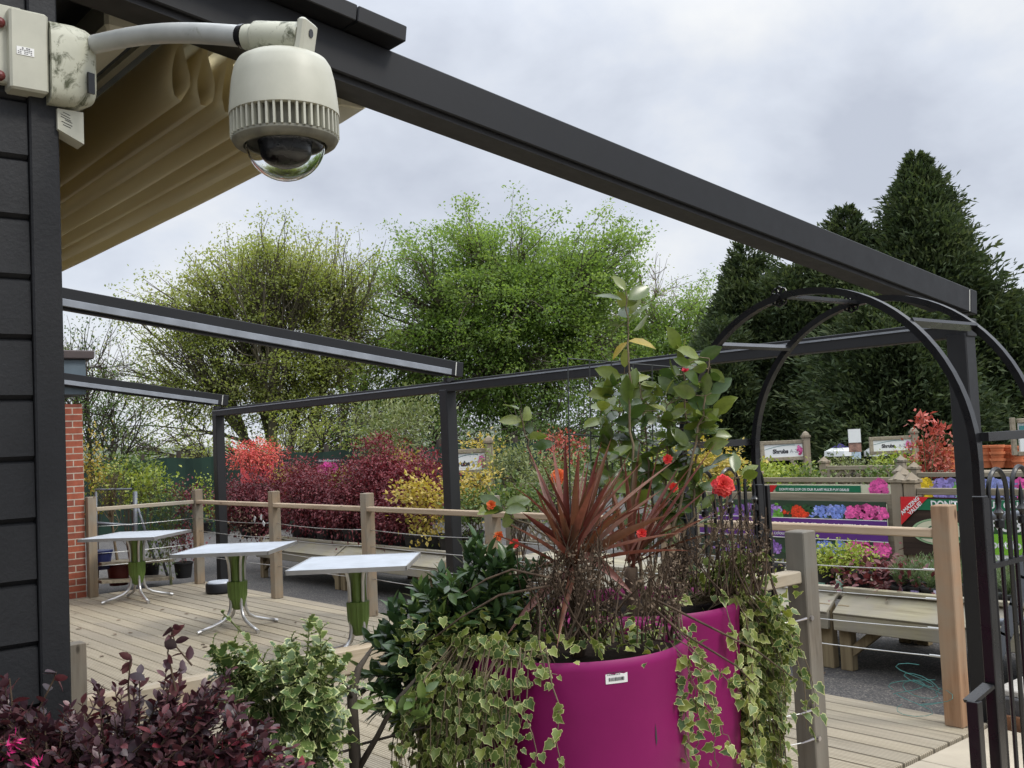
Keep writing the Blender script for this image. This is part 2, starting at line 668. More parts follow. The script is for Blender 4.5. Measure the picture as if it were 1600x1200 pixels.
M['sign_mint'] = m_plain('sign_mint', (0.32, 0.47, 0.27), 0.4, namt=0.06)
M['sign_cream'] = m_plain('sign_cream', (0.66, 0.65, 0.47), 0.4, namt=0.06)
M['sign_red'] = m_plain('sign_red', (0.62, 0.022, 0.03), 0.4, namt=0.08)
M['sign_purple'] = m_plain('sign_purple', (0.11, 0.03, 0.22), 0.4, namt=0.08)
M['sign_white'] = m_plain('white_lettering', (0.8, 0.8, 0.8), 0.4, namt=0.03)
M['sign_grey'] = m_plain('grey_lettering', (0.28, 0.29, 0.30), 0.4, namt=0.03)
M['sign_teal'] = m_plain('teal_line', (0.05, 0.20, 0.20), 0.4)
M['sign_brown'] = m_wood('dark_sign_planks', (0.075, 0.048, 0.035), (0.035, 0.022, 0.017), 'X', knots=False)
M['coral'] = m_plain('coral_poster', (0.66, 0.10, 0.11), 0.4, namt=0.25, nscale=30)
M['terracotta'] = m_plain('terracotta', (0.56, 0.17, 0.065), 0.7, namt=0.18)
M['mesh_green'] = m_plain('green_windbreak_net', (0.010, 0.032, 0.020), 0.85, nscale=1.2, namt=0.35)
M['galv'] = m_plain('galvanised_tube', (0.17, 0.185, 0.21), 0.45, metal=0.3, namt=0.15)
M['wire'] = m_plain('dark_wire', (0.04, 0.045, 0.045), 0.5)
M['plinth'] = m_plain('pale_concrete', (0.40, 0.38, 0.34), 0.85, nscale=12, namt=0.2, bumpv=0.3)
M['dark_block'] = m_plain('dark_block', (0.05, 0.05, 0.052), 0.85, nscale=18, namt=0.3, bumpv=0.4)
M['rust'] = m_plain('rust_edging', (0.16, 0.075, 0.035), 0.85, nscale=14, namt=0.4, bumpv=0.3)
M['fascia_blue'] = m_plain('slate_blue_fascia', (0.10, 0.135, 0.16), 0.5, namt=0.1)
M['coping'] = m_plain('brown_coping', (0.055, 0.04, 0.038), 0.6)
M['skin'] = m_plain('skin', (0.5, 0.3, 0.22), 0.5)
M['navy'] = m_plain('navy_cloth', (0.02, 0.024, 0.05), 0.9, nscale=60, namt=0.6)
M['hair'] = m_plain('dark_hair', (0.03, 0.018, 0.012), 0.6)
M['petal_red'] = m_leaf('coral_petal', [(0.75, 0.035, 0.03), (0.80, 0.10, 0.07), (0.70, 0.03, 0.05)], 0.5, transl=0.25, tcol=(1.1, 0.9, 0.9))
M['petal_pink'] = m_leaf('rose_petal', [(0.62, 0.02, 0.06), (0.75, 0.07, 0.12)], 0.45, transl=0.2, tcol=(1.1, 0.9, 0.9))
M['petal_orange'] = m_leaf('orange_petal', [(0.75, 0.10, 0.03), (0.78, 0.25, 0.07)], 0.5, transl=0.2, tcol=(1.1, 1, 0.9))

# brick
bm_, t_, b_ = _base('red_brick')
tcn = N(t_, 'ShaderNodeTexCoord')
sep = N(t_, 'ShaderNodeSeparateXYZ')
cmb = N(t_, 'ShaderNodeCombineXYZ')
t_.links.new(tcn.outputs['Object'], sep.inputs[0])
sm = N(t_, 'ShaderNodeMath', operation='ADD')
t_.links.new(sep.outputs[0], sm.inputs[0])
t_.links.new(sep.outputs[1], sm.inputs[1])
t_.links.new(sm.outputs[0], cmb.inputs[0])
t_.links.new(sep.outputs[2], cmb.inputs[1])
bt = N(t_, 'ShaderNodeTexBrick')
bt.inputs['Scale'].default_value = 1.0
bt.inputs['Brick Width'].default_value = 0.225
bt.inputs['Row Height'].default_value = 0.075
bt.inputs['Mortar Size'].default_value = 0.006
bt.inputs['Color1'].default_value = (0.33, 0.085, 0.042, 1)
bt.inputs['Color2'].default_value = (0.20, 0.055, 0.035, 1)
bt.inputs['Mortar'].default_value = (0.42, 0.36, 0.29, 1)
t_.links.new(cmb.outputs[0], bt.inputs['Vector'])
nz_ = noise(t_, tcn.outputs['Object'], 14, 6, 0.6)
cc = mixc(t_, 1.0, bt.outputs['Color'], ramp(t_, nz_, [(0.3, (0.75, 0.75, 0.75)), (0.7, (1.15, 1.15, 1.15))]), 'MULTIPLY')
t_.links.new(cc, b_.inputs['Base Color'])
b_.inputs['Roughness'].default_value = 0.85
bump(t_, b_, bt.outputs['Fac'], -0.6, 0.008)
M['brick'] = bm_

# asphalt
am, t_, b_ = _base('asphalt')
v = coords(t_)
vo = N(t_, 'ShaderNodeTexVoronoi')
vo.inputs['Scale'].default_value = 110.0
t_.links.new(v, vo.inputs['Vector'])
sepc = N(t_, 'ShaderNodeSeparateColor')
t_.links.new(vo.outputs['Color'], sepc.inputs[0])
ch = ramp(t_, sepc.outputs[0], [(0.25, (0.030, 0.029, 0.029)), (0.75, (0.070, 0.065, 0.060)), (0.95, (0.15, 0.135, 0.118))])
bigp = ramp(t_, noise(t_, v, 0.7, 6, 0.6), [(0.3, (0.7, 0.7, 0.72)), (0.7, (1.2, 1.18, 1.14))])
t_.links.new(mixc(t_, 1.0, ch, bigp, 'MULTIPLY'), b_.inputs['Base Color'])
b_.inputs['Roughness'].default_value = 0.8
bump(t_, b_, vo.outputs['Distance'], 0.5, 0.006)
M['asphalt'] = am

# deck boards: real boards with machined grooves running along X
dm, t_, b_ = _base('grooved_decking')
v = coords(t_)
vg = coords(t_, (0.05, 1, 1))
sepd = N(t_, 'ShaderNodeSeparateXYZ')
t_.links.new(v, sepd.inputs[0])
mul = N(t_, 'ShaderNodeMath', operation='MULTIPLY')
t_.links.new(sepd.outputs[1], mul.inputs[0])
mul.inputs[1].default_value = 2 * math.pi / 0.0182
sn = N(t_, 'ShaderNodeMath', operation='SINE')
t_.links.new(mul.outputs[0], sn.inputs[0])
groove = ramp(t_, sn.outputs[0], [(0.0, (0.45, 0.45, 0.45)), (0.55, (1, 1, 1))])
gr = noise(t_, vg, 30, 8, 0.65, 0.2)
c0 = ramp(t_, gr, [(0.25, (0.28, 0.24, 0.17)), (0.5, (0.43, 0.375, 0.275)), (0.75, (0.54, 0.48, 0.365))])
c0 = mixc(t_, ramp(t_, noise(t_, v, 1.1, 5, 0.6), [(0.35, (0, 0, 0)), (0.65, (0.55, 0.55, 0.55))]), c0, (0.40, 0.345, 0.265))
c0 = mixc(t_, 1.0, c0, ramp(t_, attr(t_, 'tint'), [(0, (0.84, 0.84, 0.85)), (1, (1.06, 1.04, 1.0))]), 'MULTIPLY')
c0 = mixc(t_, 0.75, c0, groove, 'MULTIPLY')
t_.links.new(c0, b_.inputs['Base Color'])
b_.inputs['Roughness'].default_value = 0.75
b_.inputs['Specular IOR Level'].default_value = 0.3
bump(t_, b_, groove, 0.9, 0.006)
M['deck'] = dm
M['stone'] = m_plain('buff_sandstone', (0.38, 0.33, 0.25), 0.8, nscale=3, namt=0.16, bumpv=0.25, bscale=30, stain=((0.36, 0.32, 0.25), 6, 0.62))
M['hill'] = m_plain('far_hill', (0.10, 0.115, 0.075), 0.95, nscale=0.02, namt=0.4)
M['grass_far'] = m_plain('rough_grass', (0.06, 0.085, 0.028), 0.95, nscale=1.5, namt=0.4)

# awning fabric
fm, t_, b_ = _base('beige_awning_fabric')
v = coords(t_, (0.25, 1, 1))
f = noise(t_, v, 5, 4)
c = ramp(t_, f, [(0.3, (0.37, 0.35, 0.265)), (0.7, (0.46, 0.435, 0.335))])
t_.links.new(c, b_.inputs['Base Color'])
b_.inputs['Roughness'].default_value = 0.55
trn = N(t_, 'ShaderNodeBsdfTranslucent')
trn.inputs[0].default_value = (0.88, 0.76, 0.46, 1)
ms = N(t_, 'ShaderNodeMixShader')
ms.inputs[0].default_value = 0.5
t_.links.new(b_.outputs[0], ms.inputs[1])
t_.links.new(trn.outputs[0], ms.inputs[2])
t_.links.new(ms.outputs[0], t_.nodes['Material Output'].inputs[0])
M['fabric'] = fm
M['awning_cap'] = m_plain('cream_awning_plastic', (0.62, 0.59, 0.47), 0.45, namt=0.06)

# ================================================================ SETTING
GZ = -0.08
g = MB().add([(-900, -900, GZ), (900, -900, GZ), (900, 900, GZ), (-900, 900, GZ)], [[0, 1, 2, 3]])
struct(g.build('ground', M['asphalt']))
g = MB().add([(-600, 14, GZ + .004), (-23, 9.5, GZ + .004), (-23, 40, GZ + .004), (-600, 400, GZ + .004)], [[0, 1, 2, 3]])
struct(g.build('field', M['grass_far']))
# far hills on the left horizon
hv, hf = [], []
K = 40
for i in range(K + 1):
    a = R(-100 + 70 * i / K)           # azimuth from +Y
    for d, h in ((420, GZ - 1), (520, 4 + 4.5 * math.sin(i * .5) + 2 * math.sin(i * 1.3 + 1)), (700, GZ)):
        hv.append((math.sin(a) * d, math.cos(a) * d, h))
for i in range(K):
    for j in range(2):
        hf.append([i * 3 + j, i * 3 + 3 + j, i * 3 + 4 + j, i * 3 + 1 + j])
struct(MB().add(hv, hf).build('hills', M['hill'], smooth=True))

deck = MB()
y = 0.74
while y < 5.27:
    x0 = -12.36
    cuts = sorted(random.uniform(-11.5, -3.4) for _ in range(1))
    for a, b in zip([x0] + cuts, cuts + [-2.56]):
        deck.box(((a + b) / 2, y + .069, -0.018), (b - a - .004, 0.1345, 0.036), tint=random.random(), bev=.004)
    y += 0.145
deck.box((-7.46, 5.325, -0.06), (9.8, .03, .11), tint=.6)
deck.box((-7.46, 3.0, -0.056), (9.7, 4.4, .03), tint=0.0)
struct(deck.build('deck', M['deck']))
st = MB()
for i in range(6):
    for j in range(11):
        x0, y0 = -2.53 + i * .72, -2.6 + j * .72
        st.box((x0 + .355, y0 + .355, -0.03), (.712, .712, .06), tint=random.random(), bev=.004)
struct(st.build('stone_path', M['stone']))
struct(MB().box((-2.02, .55, -.02), (1.0, 3.0, .06)).build('planting_bed', M['soil']))

# ---------------------------------------------------------------- black timber-clad building
HX, HY = -2.513, 0.765
hb = thing('timber_clad_building', 'black shiplap timber building at the left edge of the view', 'building', (HX, HY, 0))
w = MB()
pitch = 0.1405
z = 2.02 - pitch * 15
while z < 3.2:
    zb, zt = max(z, -0.05), z + pitch
    w.add([(HX, -3.2, zb + .011), (HX, HY - .066, zb + .011), (HX - .003, HY - .066, zt - .006), (HX - .003, -3.2, zt - .006),
           (HX - .013, -3.2, zb), (HX - .013, HY - .066, zb), (HX - .013, HY - .066, zt), (HX - .013, -3.2, zt)],
          [[0, 1, 2, 3], [4, 5, 1, 0], [3, 2, 6, 7]], tint=random.random())
    z += pitch
w.box((HX - 5.0, HY - .14, 1.55), (9.96, .24, 3.2), tint=.4)
w.box((HX - .06, -1.27, 1.55), (.08, 3.8, 3.2), tint=.4)
w.build('cladding', M['black_paint'], hb)
MB().box((HX - .02, HY - .031, 1.56), (.06, .066, 3.24), bev=.004).build('corner_board', M['black_paint'], hb)
MB().box((HX - 4.9, HY + .045, 3.02), (9.9, .09, .26), bev=.004).build('header_board', M['black_paint'], hb)
MB().box((HX - 4.9, -1.1, 3.23), (10.1, 4.1, .06)).build('roof', M['dark_steel'], hb)

# ---------------------------------------------------------------- brick building beyond the deck
bx = atz(136, 934, 0)
BX, BY = -12.22, 3.93
bb = thing('brick_building', 'red brick building end with slate blue fascia beyond the tables', 'building', (BX, BY, 0))
MB().box((BX - 1.5, BY - 1.7, 1.07), (3.0, 3.4, 2.3)).build('brick_wall', M['brick'], bb)
pt_, pb_ = atX(138, 562, BX)[2], atX(130, 617, BX)[2]
MB().box((BX - 1.46, BY - 1.66, (pt_ + pb_) / 2), (3.0, 3.4, pt_ - pb_), bev=.01).build('fascia', M['fascia_blue'], bb)
MB().box((BX - 1.44, BY - 1.62, pt_ + .05), (3.08, 3.48, .1), bev=.012).build('coping', M['coping'], bb)

# ---------------------------------------------------------------- pergola frame
GY = 5.55
pg = thing('pergola_frame', 'dark grey metal pergola frame spanning over the decking', 'pergola', (-7.4, GY, GZ))
PX = (-12.14, -7.36, -2.655)
for x in PX:
    o = MB().box((x, GY, (2.06 + GZ) / 2), (.112, .112, 2.06 - GZ), bev=.006).build('post', M['anthracite_shaded'], pg)
    MB().box((x, GY, GZ + .012), (.2, .2, .024), bev=.004).build('base_plate', M['anthracite'], o)
gbm = MB().box((-7.40, GY + .005, 2.078), (9.62, .11, .076), bev=.004, tint=.5)
gbm.box((-7.40, GY + .035, 2.126), (9.62, .06, .026), bev=.003)
gb_ = gbm.build('gutter_beam', M['anthracite_shaded'], pg)
MB().box((-7.40, GY - .0535, 2.108), (9.6, .006, .010)).build('edge_trim_or_glint', M['rail_grey'], gb_)  # pale strip stands in for the highlight along the gutter edge
SL = 0.1374
RAF = (-12.16, -7.33, -2.655)


def rz(yy):          # top line of the rafters
    return 2.311 - (yy - 5.6) * SL


dsl = np.array((0, math.cos(math.atan(SL)), -math.sin(math.atan(SL))))
usl = np.cross((1, 0, 0), dsl)
for i, x in enumerate(RAF):
    y0, y1 = HY + .02, 5.60
    p0, p1 = np.array((x, y0, rz(y0) - .066)), np.array((x, y1, rz(y1) - .066))
    r_ = MB().bar(p0, p1, .086, .132, usl, bev=.004).build('rafter', M['anthracite'], pg)
    lo = MB().bar(p0 - usl * .075 + (0, 0, 0), p1 - usl * .075 - dsl * .12, .05, .018, usl)
    lo.build('lower_channel', M['dark_steel'], r_)
    MB().box((x, GY, 2.145), (.06, .08, .04)).build('bracket', M['dark_steel'], r_)
    MB().bar(p1 + dsl * .001, p1 + dsl * .012, .078, .122, usl).build('seal_strip', M['seal'], r_)
    MB().bar(p1 + dsl * .012, p1 + dsl * .085, .088, .134, usl, bev=.004).build('end_cap', M['anthracite'], r_)
    sides = (1,) if i < 2 else (-1,)
    if i == 2:
        q = np.array((-.088, 0, 0)) - usl * .035
        MB().bar(p0 + q, p1 + q - dsl * .10, .088, .060, usl, bev=.003).build('guide_channel', M['dark_steel'], r_)
        continue
    for s in sides:
        q = np.array((s * (.043 + .012), 0, 0)) - usl * .040
        MB().bar(p0 + q, p1 + q - dsl * .06, .024, .05, usl, bev=.002).build('guide_rail', M['rail_grey'], r_)
# protective hood over the folded awning
hp0, hp1 = np.array((-7.4, HY + .02, rz(HY + .02) + .034)), np.array((-7.4, 1.82, rz(1.82) + .034))
hq = np.array((-7.4, 1.37, rz(1.37) + .034))
hood = MB().bar(hp0, hq, 9.75, .052, usl, bev=.003).build('hood', M['anthracite'], pg)
for x_ in (-2.66, -12.14):
    ox = np.array((x_ + 7.4, 0, .002))
    MB().bar(hq + ox + dsl * .002, hp1 + ox - dsl * .18, .23, .052, usl, bev=.003).build('hood_side', M['anthracite'], hood)
    MB().bar(hp1 + ox - dsl * .176, hp1 + ox, .23, .052, usl, bev=.003).build('hood_nose', M['anthracite'], hood)

# ---------------------------------------------------------------- retractable awning, folded back
aw = thing('retractable_awning', 'folded beige fabric awning hanging under the pergola rafters', 'awning', (-4.9, 1.4, 2.6))
FY0, NP, NF = 1.165, 0.0765, 7


def prof_pt(yy, dd):
    return np.array((0, yy, rz(yy) - .10 - dd))


loop = [(.030, 0), (.028, -.03), (.019, -.065), (.011, -.10), (.011, -.126), (.020, -.149), (.028, -.156), (.036, -.155), (.053, -.138), (.063, -.116), (.065, -.092), (.058, -.062), (.050, -.03), (.048, 0)]
for bay, (xa, xb) in enumerate(((-2.81, -7.24), (-7.42, -12.07))):
    prof = []
    for i in range(NF):
        for dy, dz in loop:
            prof.append((FY0 + i * NP + dy * .97, -dz * 1.25 * random.uniform(.97, 1.06)))
    prof.append((FY0 + NF * NP + .012, 0.0))
    nx = 26
    V, F = [], []
    for j in range(nx + 1):
        u = j / nx
        x = xa + (xb - xa) * u
        for k, (yy, dd) in enumerate(prof):
            sag = .012 * math.sin(u * math.pi) * (dd > .09)
            wv = .0022 * math.sin(u * 9 + k * .9) + .0015 * math.sin(u * 23 + k * 2.1)
            V.append((x, yy + wv, rz(yy) - .095 - dd - sag))
    kk = len(prof)
    for j in range(nx):
        for k in range(kk - 1):
            F.append([j * kk + k, j * kk + k + 1, (j + 1) * kk + k + 1, (j + 1) * kk + k])
    MB().add(V, F).build('fabric', M['fabric'], aw, smooth=True)
    for i in range(NF + 1):
        yy = FY0 + i * NP - .001
        MB().bar((xa + .03, yy, rz(yy) - .088), (xb - .03, yy, rz(yy) - .088), .022, .020, usl).build('cross_profile', M['awning_cap'], aw)
        if bay == 0:
            MB().box((xa + .014, yy, rz(yy) - .094), (.05, .032, .034), bev=.008).build('glider', M['awning_cap'], aw)
    # front bar: a flattened triangle in section
    yf = FY0 + NF * NP + .012
    zf = rz(yf) - .07
    poly = [(0, 0), (.135, -.035), (.142, -.046), (.135, -.056), (.03, -.13), (0, -.14)]
    MB().prism(poly, abs(xb - xa) - .02, (xb + .01, yf, zf), (0, 1, 0), (0, 0, 1)).build('front_bar', M['awning_cap'], aw)
    if bay == 0:
        MB().box((xa + .012, yf + .055, zf - .048), (.02, .085, .06), bev=.008).build('front_bar_cap', M['awning_cap'], aw)
    # rear fixing bar near the wall
    MB().box(((xa + xb) / 2, 1.045, rz(1.045) - .10), (abs(xb - xa), .11, .10), bev=.01).build('rear_bar', M['awning_cap'], aw)

# ---------------------------------------------------------------- dome security camera on the building corner
kx = 2.15 / FPX
dome_top = atd(441, 75, 2.15)
cc_ = thing('security_camera', 'cream dome security camera on a bracket arm at the black corner', 'security camera', (HX, HY, atd(85, 100, 2.38)[2]))
zc = atd(80, 90, 2.36)[2]
dpl = 2.36


def cpx(x, y, d):
    return atd(x, y, d)


# backing plate and box on the end face of the wall
pl0 = cpx(-34, 85, 2.40)
MB().box((HX + .012, cpx(0, 80, 2.4)[1] - .02, cpx(0, 80, 2.4)[2]), (.024, .115, .185), bev=.004).build('backing_plate', M['cctv'], cc_)
for yy in (35, 118):
    p = atX(-1, yy, HX + .03)
    MB().lathe([(.0, .012), (.009, .010), (.0125, .003), (.0125, 0)][::-1], p, 14, rot=np.array([[0, 0, 1], [1, 0, 0], [0, 1, 0]])).build('screw', M['screw_red'], cc_, smooth=True)
bl, br_ = atX(15, 85, HX + .045), atX(76, 85, HX + .045)
bt_, bbm = atX(46, 17, HX + .045)[2], atX(46, 142, HX + .045)[2]
bc = np.array((HX + .0, (bl[1] + br_[1]) / 2, (bt_ + bbm) / 2))
BXw, BH = br_[1] - bl[1], bt_ - bbm
box = MB().box((HX + .005, bc[1], bc[2]), (.086, BXw, BH), bev=.005).build('mounting_box', M['cctv'], cc_)
lb = atX(40, 80, HX + .05)
lab = MB().box((HX + .0487, lb[1], lb[2]), (.001, .038, .019), tint=.5).build('data_label', M['white_label'], box)
ink = MB()
for r_ in range(4):
    for k in range(7):
        if random.random() < .75:
            ink.box((HX + .0495, lb[1] - .015 + k * .0046, lb[2] + .0065 - r_ * .0042), (.0006, .0032, .0014 if r_ else .0024))
ink.build('print_marks', M['ink_dark'], lab)
# tapering bracket that carries the arm, facing away from the wall
y0 = br_[1] + .003
sec = []
for t_y, xs, hs, dz in ((0, .050, .098, 0), (.055, .050, .098, 0.001), (.085, .044, .093, .002), (.105, .030, .084, .004), (.112, .018, .070, .006)):
    ring = []
    for k in range(20):
        a = 2 * math.pi * k / 20
        ca, sa = math.cos(a), math.sin(a)
        ex = .45
        ring.append((HX + .008 + xs * math.copysign(abs(ca) ** ex, ca), y0 + t_y, bc[2] - .012 + dz + hs * math.copysign(abs(sa) ** ex, sa)))
    sec.append(ring)
V = [p for r_ in sec for p in r_]
F = [[i * 20 + j, i * 20 + (j + 1) % 20, (i + 1) * 20 + (j + 1) % 20, (i + 1) * 20 + j] for i in range(len(sec) - 1) for j in range(20)]
F += [list(range(19, -1, -1)), [(len(sec) - 1) * 20 + j for j in range(20)]]
bk = MB().add(V, F).build('wall_bracket', M['cctv_dirty'], cc_, smooth=True, auto=40)
MB().box((HX + .058, y0 + .088, bc[2] - .055), (.006, .018, .05), rot=np.array(Matrix.Rotation(.35, 3, 'Z'))).build('cable_slot', M['lens_black'], bk)
# arm
a0 = np.array((HX + .010, y0 + .10, atX(150, 74, HX + .01)[2]))
a3 = cpx(380, 57, 2.15)
pts = []
for i in range(15):
    u = i / 14
    p = a0 * (1 - u) + a3 * u
    p = p + np.array((0, 0, .018 * math.sin(math.pi * u)))
    pts.append(p)
arm = MB().tube(pts, .0225, 20).build('arm', M['cctv_arm'], cc_, smooth=True, auto=50)
ad_ = unit(a3 - a0)
MB().tube([a3 - ad_ * .002, a3 + ad_ * .012], .0255, 20).build('gasket', M['lens_black'], arm, smooth=True, auto=50)
j1, j2 = cpx(384, 58, 2.148), cpx(500, 62, 2.10)
jd = unit(j2 - j1)
hd_ = MB().tube([j1, j1 + jd * .05], .0265, 20)
hd_.tube([j1 + jd * .022, j1 + jd * .026, j1 + jd * .128, j1 + jd * .132], [.030, .0335, .0335, .032], 20)
head = hd_.build('elbow_casting', M['cctv_dirty'], cc_, smooth=True, auto=40)
js = unit(np.cross(jd, (0, 0, 1)))
MB().bar(j1 + jd * .130, j1 + jd * .150, .060, .074, (0, 0, 1), bev=.005).build('end_plate', M['cctv'], head)
MB().tube([j1 + jd * .150 + np.array((0, 0, .012)), j1 + jd * .1535 + np.array((0, 0, .012))], .009, 16).build('cable_entry', M['lens_black'], head)
# housing
hc = dome_top.copy()


def zy(yp):
    return -(yp - 75) * kx


prof = [(.0, zy(84)), (.046, zy(84)), (.050, zy(86)), (.0515, zy(91)), (.080, zy(94)), (.092, zy(99)), (.100, zy(109)), (.1065, zy(130)), (.1110, zy(160)), (.1135, zy(182)), (.1135, zy(185)), (.108, zy(186))]
hs = MB().lathe([(r_, z_) for r_, z_ in prof], hc, 56).build('dome_housing', M['cctv'], cc_, smooth=True, auto=35)
prof = [(.107, zy(183)), (.0985, zy(188)), (.0985, zy(216)), (.108, zy(219)), (.109, zy(223)), (.104, zy(229)), (.098, zy(232)), (.086, zy(232)), (.084, zy(226))]
rg = MB().lathe(prof, hc, 56)
ringo = rg.build('vent_ring', M['fins'], hs, smooth=True, auto=35)
fn = MB()
for k in range(46):
    a = 2 * math.pi * k / 46
    ca, sa = math.cos(a), math.sin(a)
    fn.box(hc + np.array((.1045 * ca, .1045 * sa, zy(202))), (.015, .0045, zy(185) - zy(219)), np.array([[ca, -sa, 0], [sa, ca, 0], [0, 0, 1]]))
fn.build('fin', M['cctv'], ringo)
bub = [(.083 * math.cos(t), zy(223) - .083 * math.sin(t)) for t in np.linspace(0, math.pi / 2, 15)]
bub[-1] = (0, bub[-1][1])
MB().lathe(bub, hc, 48).build('dome_bubble', M['bubble'], hs, smooth=True)
ball = [(.0, zy(212)), (.074, zy(213)), (.074, zy(221)), (.060, zy(224)), (.057, zy(232)), (.055, zy(242))] + [(.055 * math.cos(t), zy(242) - .034 * math.sin(t)) for t in np.linspace(.2, math.pi / 2, 8)]
ball[-1] = (0, ball[-1][1])
MB().lathe(ball, hc, 32, wob=lambda a: .03 * np.sin(3 * a)).build('lens_module', M['lens_black'], hs, smooth=True)

# a second, smaller box fixed just round the corner below the bracket
jb = atd(112, 195, 2.44)
jt = thing('junction_box', 'small cream junction box tucked under the camera bracket by the black corner', 'junction box', jb)
z1, z0 = atd(132, 170, 2.44)[2], atd(132, 221, 2.44)[2]
MB().prism([(-.03, z1 - jb[2]), (.030, z1 - jb[2]), (.030, z0 - jb[2]), (-.03, z0 - jb[2] + .028)], .05, (HX - .03, jb[1], jb[2]), (0, 1, 0), (0, 0, 1)).build('box_body', M['cctv'], jt)
ink = MB()
for r_ in range(6):
    ink.box((HX + .0205, jb[1] - .008 + random.uniform(-.004, .004), z1 - .010 - r_ * .006), (.0008, random.uniform(.014, .026), .0012), np.array(Matrix.Rotation(-.35, 3, 'X')))
ink.build('print_marks', M['ink_dark'], jt)

# ---------------------------------------------------------------- timber and cable fence
FY = 5.24
fe = thing('timber_cable_fence', 'pale timber post and rail fence with steel cables round the deck', 'fence', (-7.4, FY, 0))
fx = (-12.12, -10.13, -8.275, -6.42, -4.56, -2.66)
for i, x in enumerate(fx):
    h = 1.145
    mat = M['wood_new'] if i == 5 else M['wood_post']
    MB().box((x, FY, h / 2), (.098, .098, h), bev=.005, tint=random.uniform(.5, 1)).build('post', mat, fe)
MB().box((-12.19, 3.99, .572), (.098, .098, 1.145), bev=.005, tint=.7).build('post', M['wood_post'], fe)
for a, b in zip(fx[:-1], fx[1:]):
    MB().box(((a + b) / 2, FY - .012, .997), (b - a - .1, .07, .045), bev=.006, tint=random.uniform(.5, 1)).build('rail', M['wood_rail'], fe)
MB().bar((-12.185, 4.04, .997), (-12.13, FY - .05, .997), .07, .045, bev=.006, tint=.7).build('rail', M['wood_rail_y'], fe)
for zc_ in (.80, .645, .49, .345):
    for a, b in zip(fx[:-1], fx[1:]):
        sag = random.uniform(.004, .022)
        pts = [(a + .05 + (b - a - .1) * u, FY, zc_ - sag * 4 * u * (1 - u)) for u in np.linspace(0, 1, 9)]
        MB().tube(pts, .0034, 6).build('cable', M['cable'], fe, smooth=True)
    pts = [(-12.19 + .07 * u, 4.04 + 1.15 * u, zc_ - .01 * 4 * u * (1 - u)) for u in np.linspace(0, 1, 7)]
    MB().tube(pts, .0034, 6).build('cable', M['cable'], fe, smooth=True)
    MB().tube([(-2.70, FY, zc_), (-2.79, FY, zc_ - .001)], .007, 8).build('cable_end', M['cable'], fe)

mf = thing('gateway_fence_end', 'weathered grey timber fence post with a short cut rail beside the garden arch', 'fence', (-2.70, 3.975, 0))
MB().box((-2.70, 3.985, .5625), (.1, .1, 1.125), bev=.005, tint=.75).build('post', M['wood_old'], mf)
MB().box((-2.705, 3.80, .925), (.075, .27, .055), bev=.006, tint=.9).build('rail', M['wood_rail_y'], mf)
for zc_ in (.745, .345, .22):
    b_o = MB().tube([(-2.655, 3.955, zc_), (-2.640, 3.955, zc_)], .011, 10)
    b_o.tube([(-2.66, 3.935, zc_), (-2.664, 3.90, zc_ - .002), (-2.67, 3.86, zc_ - .004)], [.007, .005, .004], 8)
    eb = b_o.build('eye_bolt', M['bolt'], mf, smooth=True, auto=40)
    MB().tube([(-2.668, 3.87, zc_ - .003), (-2.76, 3.64, zc_ - .012)], .0028, 6).build('cable', M['cable'], mf)

# ---------------------------------------------------------------- deck furniture: kerb, stub post, tables, drum
kb = MB()
kb.bar((-6.36, 1.95, .095), (-6.30, 4.12, .095), .10, .19, tint=.9, bev=.018)
tag(kb.build('timber_kerb', M['wood_rail_y']), 'low pale timber sleeper lying across the decking', 'timber sleeper')
sp_ = atX(119, 1004, -6.36)
kb = MB().box((-6.36, sp_[1] - .01, sp_[2] / 2), (.105, .105, sp_[2]), bev=.005, tint=.6)
tag(kb.build('stub_post', M['wood_old']), 'short mossy timber stub post beside the black corner', 'post')


def make_table():
    t = thing('bistro_table', '', 'table', (0, 0, 0), 'square metal tables on the deck')
    q = Matrix.Rotation(R(45), 3, 'Z')
    Q = np.array(q)
    MB().box((0, 0, .712), (.86, .86, .022), Q, bev=.004, tint=.5).build('tabletop', M['table_top'], t)
    ed_ = MB()
    for a in range(4):
        d = Q @ np.array((math.cos(a * math.pi / 2), math.sin(a * math.pi / 2), 0))
        n = np.array((-d[1], d[0], 0))
        ed_.bar(d * .434 - n * .438 + (0, 0, .710), d * .434 + n * .438 + (0, 0, .710), .008, .032, tint=.5)
    ed_.build('edge_trim_or_glint', M['alu'], t)
    fr = MB()
    for a in range(4):
        d = np.array((math.cos(a * math.pi / 2), math.sin(a * math.pi / 2), 0))
        n = np.array((-d[1], d[0], 0))
        P = [(.155, .700), (.135, .695), (.105, .675), (.085, .635), (.074, .58), (.070, .50), (.068, .40), (.066, .30), (.068, .22), (.078, .165), (.105, .115), (.16, .08), (.25, .052), (.37, .022)]
        lg = MB().tube([d * r_ + np.array((0, 0, z_)) for r_, z_ in P], .0145, 10).build('leg', M['alu'], t, smooth=True)
        MB().tube([d * .352 + np.array((0, 0, .026)), d * .385 + np.array((0, 0, .0165))], .0165, 10).build('foot', M['alu'], lg, smooth=True, auto=50)
    up_ = MB().lathe([(.062, .42), (.058, .56), (.062, .64), (.085, .70)], n=24, wob=lambda a: -.12 * np.cos(4 * a))
    up_.lathe([(.0, .17), (.030, .172), (.052, .195), (.070, .25), (.082, .30), (.086, .425), (.075, .43)], n=64, wob=lambda a: .05 * np.cos(4 * a) + .03 * np.sign(np.sin(16 * a)))
    up_.build('pedestal_sleeve', M['green_plastic'], t, smooth=True, auto=35)
    return t


